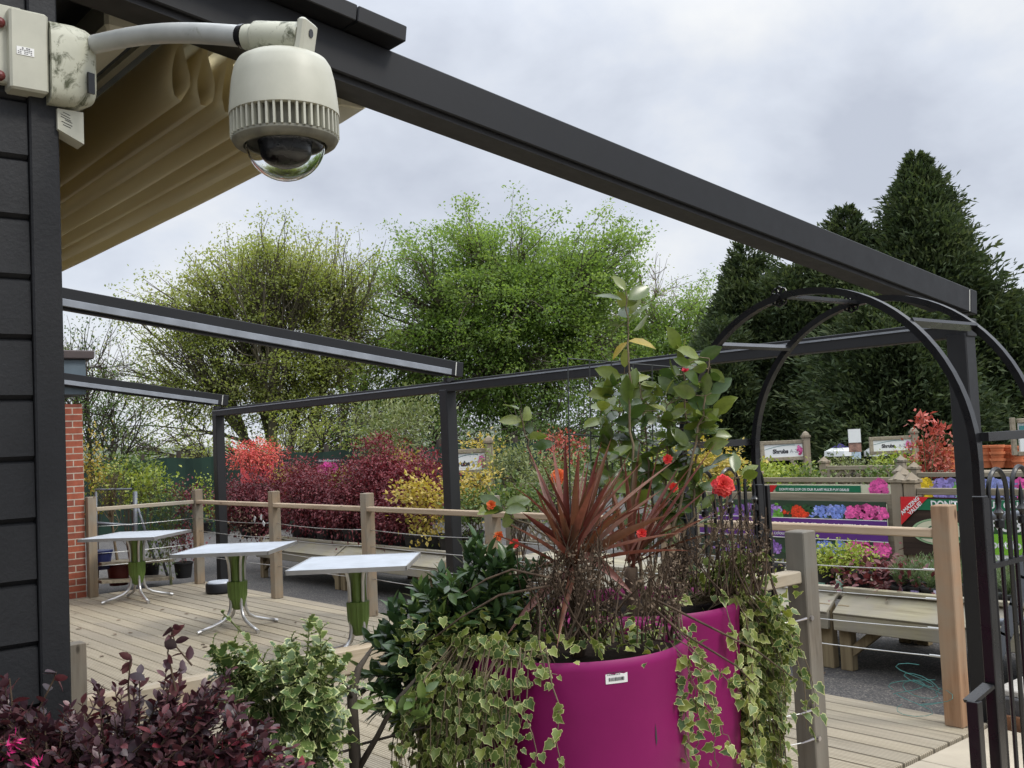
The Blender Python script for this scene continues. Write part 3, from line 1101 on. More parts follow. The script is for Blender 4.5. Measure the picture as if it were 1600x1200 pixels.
t0 = make_table()
t0.location = (-6.72, 4.14, 0)
t1 = copy_tree(t0)
t1.location = (-8.74, 4.13, 0)
t2 = copy_tree(t0)
t2.location = (-11.42, 4.22, 0)
t0.rotation_euler.z = R(3)
t2.rotation_euler.z = R(-4)
t0['label'] = 'pale square table closest to the timber sleeper, feet hidden behind it'
t1['label'] = 'pale square table in the middle of the row of three, curved feet all in view'
t2['label'] = 'pale square table beside the red brick building'
dp = atz(345, 926, .0)
dr = thing('drum_lamp', 'low round dark drum with pale lid on the deck by the fence corner', 'floor lamp', dp)
MB().lathe([(.0, 0), (.15, 0), (.165, .02), (.165, .10), (.155, .115), (.0, .116)], dp, 28).build('drum', M['anthracite'], dr, smooth=True, auto=35)
MB().lathe([(.0, .116), (.145, .1165), (.135, .132), (.0, .135)], dp, 28).build('lid', M['table_top'], dr, smooth=True, auto=35)

# ---------------------------------------------------------------- garden arch with its gate leaves
AL, AR, AY1, AY2 = -2.95, -1.645, 3.5, 4.03
ar = thing('garden_arch', 'black steel garden arch with open gate leaves beyond the planters', 'garden arch', ((AL + AR) / 2, AY1, 0))
cx_, hw = (AL + AR) / 2, (AR - AL) / 2


def sweep(pts, wr, wy, mb, tint=.5):
    """rectangular bar: wr across in the plane of the hoop, wy along Y"""
    pts = np.asarray(pts, float)
    tg = np.gradient(pts, axis=0)
    tg = unit(tg)
    nn = np.stack([-tg[:, 2], np.zeros(len(tg)), tg[:, 0]], 1)
    yv = np.array((0, 1, 0))
    V = []
    for p, n in zip(pts, nn):
        for a, b in ((-1, -1), (1, -1), (1, 1), (-1, 1)):
            V.append(p + n * wr / 2 * a + yv * wy / 2 * b)
    F = []
    k = len(pts)
    for i in range(k - 1):
        for j in range(4):
            F.append([i * 4 + j, i * 4 + (j + 1) % 4, (i + 1) * 4 + (j + 1) % 4, (i + 1) * 4 + j])
    F += [[3, 2, 1, 0], [(k - 1) * 4 + j for j in range(4)]]
    mb.add(V, F, tint)


for yy in (AY1, AY2):
    mb = MB()
    pts = [(AL, yy, 1.30)] + [(cx_ - hw * math.cos(t), yy, 1.45 + .673 * math.sin(t)) for t in np.linspace(0, math.pi, 41)] + [(AR, yy, 1.30)]
    sweep(pts, .026, .034, mb)
    ho = mb.build('hoop', M['gate_black'], ar)
    for s in (AL, AR):
        lgm = MB().box((s, yy, .665), (.040, .040, 1.33), bev=.003)
        lgm.box((s, yy, .01), (.09, .09, .02))
        lgm.build('leg', M['gate_black'], ar)
    # rosette at the crown
    ro = MB()
    rc = np.array((cx_ - .10, yy - .006, 2.118))
    for k in range(8):
        a = k * math.pi / 4
        c0 = rc + np.array((.026 * math.cos(a), 0, .026 * math.sin(a)))
        ro.tube([c0 + np.array((.014 * math.cos(b), 0, .014 * math.sin(b))) for b in np.linspace(0, 2 * math.pi, 9)], .0045, 5)
    ro.tube([rc - (0, .02, 0), rc + (0, .02, 0)], .012, 10)
    ro.build('rosette', M['gate_black'], ho)
for sx, zz in ((-.43, 1.955), (.43, 1.955), (-.675, 1.53), (.675, 1.53), (-.08, 2.118)):
    w_, h_ = (.040, .014) if zz > 1.6 else (.030, .030)
    tl = -sx * 1.6 if zz < 2.0 and zz > 1.6 else 0
    rot = np.array(Matrix.Rotation(tl * .7, 3, 'Y'))
    MB().box((cx_ + sx, (AY1 + AY2) / 2, zz), (w_, AY2 - AY1 - .03, h_), rot).build('tie_bar', M['gate_black'], ar)


def gate_leaf(x):
    gl = MB()
    # stiles, two rails
    for yy in (AY1 + .035, AY1 + .605):
        gl.box((x, yy, .68), (.022, .022, 1.28), bev=.002)
    for zz in (.16, 1.085):
        gl.box((x, AY1 + .32, zz), (.020, .60, .018))
    for k in range(3):
        c = AY1 + .135 + k * .185
        r_ = .07
        pts = [(x, c - r_, .16), (x, c - r_, 1.33)] + [(x, c - r_ * math.cos(t), 1.33 + r_ * 1.2 * math.sin(t)) for t in np.linspace(.2, math.pi - .2, 11)] + [(x, c + r_, 1.33), (x, c + r_, .16)]
        gl.tube(pts, .0085, 7)
        gl.tube([(x, c, .16), (x, c, 1.22)], .008, 7)
    leaf = gl.build('gate_leaf', M['gate_black'], ar, smooth=True, auto=40)
    for k in range(3):
        c = AY1 + .135 + k * .185
        MB().lathe([(.008, 1.205), (.017, 1.21), (.017, 1.235), (.010, 1.24), (.010, 1.25), (.020, 1.262), (.008, 1.28), (.011, 1.30), (.0, 1.37)], (x, c, 0), 10).build('finial', M['gate_black'], leaf, smooth=True, auto=50)


gate_leaf(AR)
gate_leaf(AL)
# short side stake and its strap, fixed to the right-hand leg
q1 = atY(1522, 1095, 3.38)
mb = MB().box((q1[0], 3.38, q1[2] / 2), (.040, .034, q1[2]), bev=.002)
mb.bar((q1[0] - .015, 3.375, q1[2] - .006), (AR, 3.47, q1[2] + .035), .045, .012)
mb.build('side_brace', M['gate_black'], ar)
tw = MB()
for k in range(6):
    p = atY(1440 + random.uniform(-30, 30), 1065 + random.uniform(-15, 40), 5.18)
    pts = [p + np.array((.10 * math.sin(u * 3 + k), .02 * math.cos(u * 5), .05 * math.cos(u * 2 + k * 2))) for u in np.linspace(0, 2.2, 12)]
    tw.tube(pts, .0016, 5)
tag(tw.build('garden_twine', m_plain('teal_twine', (0.06, 0.22, 0.20), 0.8)), 'loose teal twine tangled on the lower fence cable', 'twine')

# ---------------------------------------------------------------- planters (pot bodies)
P1, P2 = atd(893, 1003, 3.2), atd(1004, 940, 3.88)


def planter(c, label, rad, h):
    t = thing('planter', label, 'planter', (c[0], c[1], 0), 'magenta planters')
    prof = [(.0, 0), (rad * .84, 0), (rad * .87, .015), (rad * .955, h * .6), (rad * .99, h - .05), (rad, h - .025), (rad * .995, h - .010), (rad * .975, h), (rad * .945, h - .004), (rad * .915, h - .03), (rad * .90, h - .09), (.0, h - .088)]
    MB().lathe(prof, (c[0], c[1], 0), 72).build('pot', M['magenta'], t, smooth=True, auto=60)
    MB().lathe([(.0, h - .055), (rad * .905, h - .045), (rad * .905, h - .085)], (c[0], c[1], 0), 40).build('compost', M['soil'], t)
    return t


PR = .36
pl1 = planter(P1, 'magenta planter with a white price sticker and ivy, closest to the viewer', PR, P1[2] + .012)
pl2 = planter(P2, 'magenta planter standing behind the stickered one, near the garden arch', PR, P2[2] + .006)
# price sticker
sa = atd(963, 1057, depth(P1) - .34)
ang = math.atan2(sa[1] - P1[1], sa[0] - P1[0])
er = np.array((math.cos(ang), math.sin(ang), 0))
et = np.array((-math.sin(ang), math.cos(ang), 0))


def on_pot(u, z, lift=.0):
    rr = PR * (.955 + (.99 - .955) * (z / P1[2] - .6) / .4) + lift
    a = ang + u / rr
    return np.array((P1[0] + rr * math.cos(a), P1[1] + rr * math.sin(a), z))


V = [on_pot(u, sa[2] + v, .0025) for v in (-.018, .018) for u in np.linspace(-.033, .033, 7)]
F = [[i, i + 1, 8 + i, 7 + i] for i in range(6)]
stk = MB().add(V, F).build('price_sticker', M['white_label'], pl1)
us = .125
sc = MB().add([on_pot(us + a, sa[2] + b, .0016) for a, b in ((0, -.15), (.0035, -.17), (.005, -.20), (.001, -.215), (-.002, -.19))], [[0, 1, 2, 3, 4]])
sc.build('scuff_mark', M['ink_dark'], pl1)
bc_ = MB()
u = -.024
while u < .022:
    w_ = random.choice((.0009, .0016, .0026))
    a_ = [on_pot(u, sa[2] - .011, .0034), on_pot(u + w_, sa[2] - .011, .0034), on_pot(u + w_, sa[2] - .001, .0034), on_pot(u, sa[2] - .001, .0034)]
    bc_.add(a_, [[0, 1, 2, 3]])
    u += w_ + random.choice((.0009, .0015))
for row, wd in ((.0115, .052), (.006, .034)):
    u = -.028
    while u < -.028 + wd:
        w_ = random.uniform(.002, .005)
        bc_.add([on_pot(u, sa[2] + row, .0034), on_pot(u + w_, sa[2] + row, .0034), on_pot(u + w_, sa[2] + row + .0022, .0034), on_pot(u, sa[2] + row + .0022, .0034)], [[0, 1, 2, 3]])
        u += w_ + .0015
bc_.build('barcode', M['ink_dark'], stk)

# ---------------------------------------------------------------- benches
def bench(x0, L, label, dy=0.0):
    t = thing('display_bench', label, 'bench', (x0, 6.2 + dy, GZ), 'low timber plant benches')
    yb = 6.2 + dy
    tb = MB()
    for k in range(7):
        tb.box((x0 + L / 2, yb + .27 + k * .148, .385), (L - .01, .142, .03), bev=.004)
    tb.build('slatted_top', M['bench'], t)
    fr = MB()
    ang_ = math.atan2(.135, .21)
    rot = np.array(Matrix.Rotation(ang_, 3, 'X'))
    fr.box((x0 + L / 2, yb + .105, .372), (L - .012, .25, .024), rot, bev=.003)
    fr.build('sloping_board', M['bench'], t)
    MB().box((x0 + L / 2, yb + .165, .452), (L - .012, .055, .03), bev=.004).build('lip', M['bench'], t)
    fa = MB().box((x0 + L / 2, yb + .02, .255), (L - .008, .034, .12), bev=.004)
    fa.build('fascia', M['bench'], t)
    for xx in (x0 + .055, x0 + L - .055):
        for yy in (yb + .09, yb + 1.12):
            lg = MB().box((xx, yy, (.36 + GZ) / 2), (.09, .07, .36 - GZ), bev=.004, tint=.8).build('leg', M['bench_leg'], t)
        s = 1 if xx < x0 + L / 2 else -1
        MB().bar((xx, yb + .09, .02), (xx + s * .28, yb + .09, .24), .05, .06, tint=.5).build('brace', M['bench_leg'], t)
    return t


bench(-12.55, 2.0, 'low timber bench carrying dark red maples beside the deck corner')
bench(-10.52, 2.0, 'low timber bench of purple maples behind the middle table')
bench(-8.02, 1.98, 'low timber bench half hidden behind the pergola middle post')
bench(-6.0, 1.98, 'low timber bench hidden behind the magenta planters')
bench(-3.985, 1.95, 'low timber bench of lavender under the long purple banner edge')
bench(-2.01, 1.95, 'low timber bench behind the black gate at the right edge')

# ---------------------------------------------------------------- trellis panels with banners
def petals(name, spots, origin, ax, ay, parent, lift=.0015):
    """flat printed blossoms: spots = (u, v, radius, colour, n)"""
    V, F, I = [], [], []
    nz = np.cross(ax, ay)
    q = 0
    for (u, v, rr, colr, n, pr) in spots:
        for _ in range(n):
            a = rng.random() * 2 * math.pi
            d = rr * math.sqrt(rng.random())
            cu, cv = u + d * math.cos(a), v + d * math.sin(a)
            s = pr * rng.uniform(.6, 1.3)
            th = rng.random() * 3
            k = rng.uniform(.55, 1.35)
            cl = [min(1, c * k) for c in colr] + [1]
            for j in range(6):
                b = th + j * math.pi / 3
                V.append(np.asarray(origin) + ax * (cu + s * math.cos(b)) + ay * (cv + s * .8 * math.sin(b)) + nz * (lift + .00002 * (q % 60)))
                I.append(cl)
            F += [[q * 6, q * 6 + 1, q * 6 + 2, q * 6 + 3], [q * 6, q * 6 + 3, q * 6 + 4, q * 6 + 5]]
            q += 1
    return np_mesh(name, np.array(V), np.array(F), M['print'], parent, ink=np.array(I))


AX, AZ = np.array((1.0, 0, 0)), np.array((0, 0, 1.0))


def rect(mb, o, u0, v0, u1, v1, lift, ax=AX, ay=AZ):
    nz = np.cross(ax, ay)
    o = np.asarray(o) + nz * lift
    mb.add([o + ax * u0 + ay * v0, o + ax * u1 + ay * v0, o + ax * u1 + ay * v1, o + ax * u0 + ay * v1], [[0, 1, 2, 3]])
    return mb


def trellis(x0, x1, Y, z0, z1, label, lattice=True, lat_top=None, mid=None, extra=0.0):
    t = thing('trellis_panel', label, 'trellis', (x0, Y, GZ), 'grey timber trellis panels')
    for xx in (x0, x1):
        po = MB().box((xx, Y + .05, (z1 + .06 + extra + GZ) / 2), (.095, .095, z1 + .06 + extra - GZ), bev=.005, tint=.8).build('post', M['trellis_post'], t)
        cp = MB().box((xx, Y + .05, z1 + extra + .075), (.115, .115, .028), bev=.004)
        cp.lathe([(.072, z1 + extra + .089), (.0, z1 + extra + .145)], (xx, Y + .05, 0), 4, rot=None)
        cp.build('post_cap', M['trellis_post'], po)
    fr = MB()
    for zz in (z0, z1):
        fr.box(((x0 + x1) / 2, Y + .03, zz), (x1 - x0 - .1, .035, .05), bev=.004)
    for xx in (x0 + .07, x1 - .07):
        fr.box((xx, Y + .03, (z0 + z1) / 2), (.045, .033, z1 - z0 - .05), bev=.004)
    if mid:
        fr.box(((x0 + x1) / 2, Y + .03, mid), (x1 - x0 - .1, .034, .04), bev=.004)
    fr.build('frame', M['trellis'], t)
    if lattice:
        zf1 = z1
        z1 = lat_top or z1
        la = MB()
        step = .14
        u = x0 - (z1 - z0)
        while u < x1:
            for s in (0, 1):
                a0_, a1_ = (u, z0), (u + (z1 - z0), z1)
                if s:
                    a0_, a1_ = (u, z1), (u + (z1 - z0), z0)
                # clip to the frame
                (xa, za), (xb, zb) = a0_, a1_
                lo, hi = x0 + .06, x1 - .06
                if xb <= lo or xa >= hi:
                    continue
                f0, f1 = max(0, (lo - xa) / (xb - xa)), min(1, (hi - xa) / (xb - xa))
                p0, p1 = (xa + (xb - xa) * f0, za + (zb - za) * f0), (xa + (xb - xa) * f1, za + (zb - za) * f1)
                if abs(p1[0] - p0[0]) < .04:
                    continue
                la.bar((p0[0], Y + .036 + .009 * s, p0[1]), (p1[0], Y + .036 + .009 * s, p1[1]), .008, .03, (0, 0, 1))
            u += step
        la.build('lattice', M['trellis'], t)
    return t


TY = 7.30
LAV, RED, BLU, PNK, GRN, YEL, LIM = (.20, .10, .36), (.62, .05, .02), (.17, .24, .62), (.70, .10, .34), (.025, .075, .03), (.72, .50, .03), (.13, .34, .05)
zA0, zA1 = .36, atY(1290, 775.5, TY)[2]
tr1 = trellis(-6.12, atY(1408, 800, TY)[0] - .03, TY, zA0, zA1, lat_top=atY(1290, 872, TY)[2], mid=atY(1290, 782, TY)[2], extra=.05, label='grey trellis panel behind the lavender bench holding the purple banner')
bl_, brr = -5.98, atY(1383, 800, TY - .02)[0]
bz1, bz0 = atY(1290, 783, TY - .02)[2], atY(1290, 878, TY - .02)[2]
bn = thing('flower_banner', 'purple lettered banner with blue and pink flower pictures on the trellis', 'banner', (bl_, TY - .02, bz0))
BO = np.array((bl_, TY - .012, bz0))
BW, BHh = brr - bl_, bz1 - bz0
MB().box((bl_ + BW / 2, TY - .004, bz0 + BHh / 2), (BW, .014, BHh)).build('banner_sheet', m_plain('banner_dark', (0.03, 0.055, 0.035), .4), bn)
zb1, zb0 = atY(1290, 811.5, TY - .02)[2] - bz0, atY(1290, 842, TY - .02)[2] - bz0


def buv(x, y, yy=TY - .012):
    p = atY(x, y, yy)
    return p[0] - bl_, p[2] - bz0


spots = []
for x, y, r_, colr, n, pr in ((1195, 800, .09, LAV, 120, .016), (1215, 805, .05, LIM, 60, .014), (1203, 850, .09, LAV, 120, .016), (1185, 866, .09, GRN, 60, .02), (1245, 800, .065, RED, 160, .011),
                              (1285, 800, .05, BLU, 120, .012), (1308, 801, .075, BLU, 240, .013), (1296, 858, .06, BLU, 160, .013), (1312, 855, .06, BLU, 140, .013), (1328, 802, .035, PNK, 60, .015),
                              (1355, 800, .075, PNK, 240, .015), (1383, 803, .03, PNK, 50, .014), (1350, 858, .075, PNK, 240, .015), (1330, 866, .05, PNK, 100, .015), (1383, 860, .05, PNK, 90, .014)):
    u_, v_ = buv(x, y)
    spots.append((u_, v_, r_, colr, n, pr))
for x0_, x1_, cols_ in ((1120, 1222, (LAV, LAV, LIM, (.32, .18, .5))), (1228, 1268, (GRN, RED, (.02, .05, .025), GRN)), (1270, 1324, (BLU, BLU, GRN, (.30, .36, .75))), (1326, 1384, (PNK, PNK, (.25, .03, .12), (.80, .25, .5)))):
    for x_ in range(x0_, x1_, 6):
        for yr in ((790, 806), (849, 866)):
            for q_ in range(2):
                u_, v_ = buv(x_ + random.uniform(-3, 3), random.uniform(*yr))
                spots.insert(0, (u_, v_, .028, random.choice(cols_), 16, .013))
petals('flower_print', [(u, min(max(v, .06), BHh - .06), min(r_, BHh - .02 - min(max(v, .06), BHh - .06), min(max(v, .06), BHh - .06) - .005) if False else min(r_, .055), c, n, p) for u, v, r_, c, n, p in spots], BO, AX, AZ, bn)
bd = MB()
rect(bd, BO, 0, zb0, BW + .01, zb1, .006)
band = bd.build('purple_band', M['sign_purple'], bn)
ln = MB()
rect(ln, BO, 0, zb1, BW + .01, zb1 + .006, .0065)
rect(ln, BO, 0, zb0 - .006, BW + .01, zb0, .0065)
ln.build('band_edge', M['sign_white'], band)
u_, v_ = buv(1183, 826)
text_mesh('headline', 'COLOUR YOUR PLANTING', .088, BO + AX * (u_ - .02) + AZ * (zb0 + .062), AX, AZ, M['sign_white'], band, bold=.003, lift=.008)
text_mesh('strapline', 'Bringing colour year after year', .044, BO + AX * (u_ + .02) + AZ * (zb0 + .018), AX, AZ, M['sign_white'], band, lift=.008)

# right-hand panel: multi-buy banner with the oval logo
x2l = atY(1408, 800, TY)[0] + .075
tr2 = trellis(x2l, x2l + 1.9, TY, zA0, atY(1430, 768, TY)[2], lat_top=atY(1430, 866, TY)[2], label='grey trellis panel holding the green multi-buy banner beside the gate')
ml, mz1, mz0 = atY(1407, 800, TY - .02)[0] + .0, atY(1430, 777, TY - .02)[2], atY(1430, 868, TY - .02)[2]
mbn = thing('offer_banner', 'green multi-buy offer banner with oval logo behind the right fence post', 'banner', (ml, TY - .02, mz0))
MO = np.array((ml, TY - .014, mz0))
MW, MH = 1.85, mz1 - mz0
MB().box((ml + MW / 2, TY - .006, mz0 + MH / 2), (MW, .014, MH)).build('banner_sheet', M['sign_brown'], mbn)


def muv(x, y):
    p = atY(x, y, TY - .014)
    return p[0] - ml, p[2] - mz0


gu0, gv0 = muv(1452, 797)
gv1 = MH - .012
wt = MB()
uw, _ = muv(1512, 800)
rect(wt, MO, uw, .0, MW, MH - .01, .002)
wt.build('white_field', M['white_board'], mbn)
gb2 = MB()
rect(gb2, MO, .03, gv0, MW, gv1, .004)
gband = gb2.build('green_strip', M['sign_green'], mbn)
u_, v_ = muv(1455, 795)
text_mesh('offer_text', "DON'T MISS OUT ON OUR PLANT MULTI-BUY DEALS!", .066, MO + AX * u_ + AZ * (gv0 + .024), AX, AZ, M['sign_white'], gband, bold=.0022, lift=.006)
li = MB()
u_, v1_ = muv(1545, 834)
_, v0_ = muv(1545, 866)
rect(li, MO, uw, v0_, MW, v1_, .005)
lime = li.build('lime_strip', M['sign_lime'], mbn)
text_mesh('price_text', '1 pot for £9', .085, MO + AX * (muv(1535, 850)[0]) + AZ * ((v0_ + v1_) / 2 - .026), AX, AZ, M['sign_white'], lime, bold=.002, lift=.007)
lg_ = MB()
_, v2_ = muv(1545, 809)
rect(lg_, MO, uw, v1_, MW, v2_, .0045)
dk = lg_.build('dark_strip', m_plain('sign_deep_green', (0.03, 0.09, 0.03), .4), mbn)
text_mesh('title_text', 'SHRUB OFFER', .115, MO + AX * (muv(1519, 830)[0]) + AZ * (v1_ + .022), AX, AZ, M['sign_white'], dk, bold=.003, lift=.007)
rd = MB()
a_, b_1, c_ = muv(1408, 780), muv(1452, 780), muv(1409, 820)
nz = np.cross(AX, AZ)
rd.add([MO + AX * a_[0] + AZ * (MH + .004) + nz * .008, MO + AX * b_1[0] + AZ * (MH + .004) + nz * .008, MO + AX * c_[0] + AZ * c_[1] + nz * .008], [[0, 2, 1]])
red = rd.build('red_corner', M['sign_red'], mbn)
ca = math.atan2(a_[1] - c_[1], b_1[0] - a_[0])
dax = np.array((math.cos(ca), 0, math.sin(ca)))
day = np.array((-math.sin(ca), 0, math.cos(ca)))
pc = MO + AX * (c_[0] + .018) + AZ * (c_[1] + .075)
text_mesh('corner_text', 'AMAZING', .042, pc, dax, day, M['sign_white'], red, bold=.0012, lift=.010)
text_mesh('corner_text', 'VALUE!', .042, pc + dax * .045 - day * .040, dax, day, M['sign_white'], red, bold=.0012, lift=.010)
oc = np.array(muv(1468, 831))
oru, orv = .215, .098


def ellipse(mb, ru, rv, lift, n=48, u0=0, v0=0):
    P = [MO + AX * (oc[0] + u0 + ru * math.cos(t)) + AZ * (oc[1] + v0 + rv * math.sin(t)) + nz * lift for t in np.linspace(0, 2 * math.pi, n, endpoint=False)]
    mb.add(P, [list(range(n))])
    return mb


ov = ellipse(MB(), oru, orv, .005).build('oval_logo', M['sign_mint'], mbn)
ellipse(MB(), oru * .9, orv * .9, .006).build('oval_ring', M['sign_green'], ov)
ellipse(MB(), oru * .875, orv * .875, .007).build('oval_field', M['sign_cream'], ov)
rb = MB()
rect(rb, MO, oc[0] - oru * .72, oc[1] - .052, oc[0] + oru * .8, oc[1] - .030, .008)
rb.build('oval_ribbon', M['sign_green'], ov)
text_mesh('monogram', 'CP', .105, MO + AX * (oc[0] - .11) + AZ * (oc[1] - .026), AX, AZ, m_plain('logo_green', (0.03, 0.12, 0.06), .4), ov, shear=.35, lift=.009)
text_mesh('founding_text', 'Est. 19', .03, MO + AX * (oc[0] - .005) + AZ * (oc[1] + .048), AX, AZ, M['sign_grey'], ov, lift=.009)

# second row: a banner strip and a further flower banner
Y2 = 9.3
xl2, xr2 = atY(1185, 760, Y2)[0], atY(1389, 760, Y2)[0]
tr3 = trellis(xl2 - .05, xr2 + .1, Y2, .35, atY(1290, 750, Y2)[2], 'grey trellis panel in the second row above the purple banner')
z1_, z0_ = atY(1290, 757, Y2 - .03)[2], .5
sb = thing('strip_banner', 'green multi-buy strip banner with red flash in the second row', 'banner', (xl2, Y2 - .03, z0_))
SO = np.array((xl2, Y2 - .012, z0_))
MB().box(((xl2 + xr2) / 2, Y2 - .004, (z0_ + z1_) / 2), (xr2 - xl2 + .04, .014, z1_ - z0_)).build('banner_sheet', M['sign_cream'], sb)


def suv(x, y):
    p = atY(x, y, Y2 - .012)
    return p[0] - xl2, p[2] - z0_


g2 = MB()
a_, b_2 = suv(1212, 768), suv(1345, 759)
rect(g2, SO, a_[0], a_[1], b_2[0], b_2[1] - .0, .004)
gs = g2.build('green_strip', M['sign_green'], sb)
text_mesh('offer_text', "DON'T MISS OUT ON OUR PLANT MULTI-BUY DEALS!", .0345, SO + AX * (suv(1218, 766)[0]) + AZ * (a_[1] + .014), AX, AZ, M['sign_white'], gs, bold=.0012, lift=.006)
r2 = MB()
rr_ = [suv(1190, 758), suv(1215, 758), suv(1205, 772), suv(1192, 772)]
r2.add([SO + AX * p[0] + AZ * p[1] + nz * .006 for p in rr_], [[3, 2, 1, 0]])
r2.build('red_flash', M['sign_red'], sb)
u_, v_ = suv(1374, 764)
petals('flower_print', [(u_, v_, .10, PNK, 200, .017)], SO, AX, AZ, sb, .003)

Y3 = 8.6
xl3, xr3 = atY(1412, 760, Y3)[0], atY(1640, 760, Y3)[0]
tr4 = trellis(xl3 - .02, xr3 + .3, Y3, .4, atY(1450, 758, Y3)[2] + .01, 'grey trellis panel with a flower strip right of the tall black post', lattice=False)
fb = thing('flower_strip_banner', 'narrow banner of yellow and lilac flowers behind the offer banner', 'banner', (xl3, Y3 - .03, .6))
z1_ = atY(1450, 755, Y3)[2]
FO = np.array((xl3 + .1, Y3 - .012, .55))
MB().box(((xl3 + xr3) / 2 + .2, Y3 - .004, (.55 + z1_) / 2), (xr3 - xl3 + .2, .014, z1_ - .55)).build('banner_sheet', m_plain('banner_green', (0.05, 0.09, 0.05), .4), fb)
sp2 = []
for x, colr in ((1432, YEL), (1447, YEL), (1420, YEL), (1470, (.30, .24, .55)), (1490, (.26, .22, .5)), (1505, LIM), (1550, (.26, .3, .6)), (1575, (.3, .33, .62)), (1600, PNK), (1620, PNK)):
    p = atY(x, 763, Y3 - .012)
    sp2.append((p[0] - FO[0], p[2] - FO[2], .085, colr, 130, .018))
petals('flower_print', sp2, FO, AX, AZ, fb, .003)
tr5 = trellis(atY(1425, 735, 10.6)[0], atY(1425, 735, 10.6)[0] + 2.4, 10.6, .4, atY(1450, 742, 10.6)[2], 'grey trellis panel in the third row before the terracotta pots', lattice=False)
tr6 = trellis(atY(1285, 735, 11.2)[0], atY(1405, 735, 11.2)[0], 11.2, .3, atY(1340, 731, 11.2)[2], 'grey lattice panel under the far shrub signs')
tr7 = trellis(atY(790, 760, 8.4)[0], atY(900, 760, 8.4)[0], 8.4, .3, atY(830, 758, 8.4)[2], 'small grey lattice panel among the shrubs beyond the middle post')


# ---------------------------------------------------------------- timber framed shrub signs
def shrub_sign(xl, xr, yt, yb, D, postx, ytop, label, full=True):
    c = atd((xl + xr) / 2, (yt + yb) / 2, D)
    t = thing('shrub_sign', label, 'sign', c, 'shrub signs on posts')
    pl_, pr_ = atd(xl, (yt + yb) / 2, D), atd(xr, (yt + yb) / 2, D)
    ax = unit((pr_ - pl_) * (1, 1, 0))
    Wd = np.linalg.norm((pr_ - pl_))
    Hd = (yb - yt) * D / FPX
    nzv = np.cross(ax, AZ)
    rot = np.stack([ax, -nzv, AZ], 1)
    fr = MB()
    b = .055
    fr.box(c + AZ * (Hd / 2 + b / 2), (Wd + 2 * b, .05, b), rot, bev=.004)
    fr.box(c - AZ * (Hd / 2 + b / 2), (Wd + 2 * b, .05, b), rot, bev=.004)
    fr.box(c - ax * (Wd / 2 + b / 2), (b, .048, Hd), rot, bev=.004)
    fr.box(c + ax * (Wd / 2 + b / 2), (b, .048, Hd), rot, bev=.004)
    fr.build('frame', M['trellis'], t)
    bd_ = MB().box(c, (Wd, .02, Hd), rot).build('board', M['white_board'], t)
    pp = atd(postx, (yt + yb) / 2, D)
    ztop = atd(postx, ytop, D)[2]
    pm = MB().box((pp[0], pp[1], (ztop - .1 + GZ) / 2), (.1, .1, ztop - .1 - GZ), rot, bev=.004, tint=.8).build('post', M['trellis_post'], t)
    cp = MB().box((pp[0], pp[1], ztop - .085), (.125, .125, .03), rot)
    cp.lathe([(.075, ztop - .07), (.05, ztop - .03), (.0, ztop)], (pp[0], pp[1], 0), 4)
    cp.build('finial', M['trellis_post'], pm)
    MB().bar(pp - AZ * (Hd / 2 + .32), c + ax * (Wd * .18) - AZ * (Hd / 2 + .05), .05, .05).build('brace', M['trellis'], t)
    o = c - ax * Wd / 2 - AZ * Hd / 2 + nzv * .0105
    if full:
        text_mesh('sign_text', 'Shrubs', Hd * .44, o + ax * Wd * .22 + AZ * Hd * .30, ax, AZ, M['ink_dark'], bd_, bold=.004, lift=.002)
        text_mesh('sign_text', 'A-Z', Hd * .40, o + ax * Wd * .66 + AZ * Hd * .30, ax, AZ, M['sign_grey'], bd_, lift=.002)
    else:
        text_mesh('sign_text', 'Shrubs', Hd * .40, o + ax * Wd * .03 + AZ * Hd * .25, ax, AZ, M['ink_dark'], bd_, bold=.005, lift=.002)
        text_mesh('sign_text', 'A-Z', Hd * .36, o + ax * Wd * .60 + AZ * Hd * .25, ax, AZ, M['sign_grey'], bd_, lift=.002)
    arc = MB()
    k = 24
    P = []
    for i in range(k + 1):
        u = i / k
        P.append((u * Wd * .8, Hd * (.58 + .32 * math.sin(u * math.pi * .62))))
    for i in range(k):
        th = Hd * .035
        arc.add([o + ax * P[i][0] + AZ * P[i][1] + nzv * .002, o + ax * P[i + 1][0] + AZ * P[i + 1][1] + nzv * .002, o + ax * P[i + 1][0] + AZ * (P[i + 1][1] + th) + nzv * .002, o + ax * P[i][0] + AZ * (P[i][1] + th) + nzv * .002], [[0, 1, 2, 3]])
    arc.build('arc_line', M['sign_teal'], bd_)
    petals('flower_print', [(Wd * .92, Hd * .5, Hd * .22, (.62, .10, .30), 40, Hd * .07), (Wd * .90, Hd * .75, Hd * .12, (.62, .16, .36), 16, Hd * .06), (Wd * .93, Hd * .22, Hd * .12, (.35, .03, .12), 14, Hd * .06)], o, ax, AZ, bd_, .003)
    return t


shrub_sign(1194, 1254, 694, 714, 15.5, 1260, 673, 'white shrub sign on a pointed post behind the yellow hedge plants')
shrub_sign(1364, 1424, 687, 704, 16.5, 1429, 667, 'white shrub sign beside the red tipped bush')
shrub_sign(704, 758, 708, 734, 13.5, 765, 680, 'white shrub sign half hidden by the pergola middle post', False)

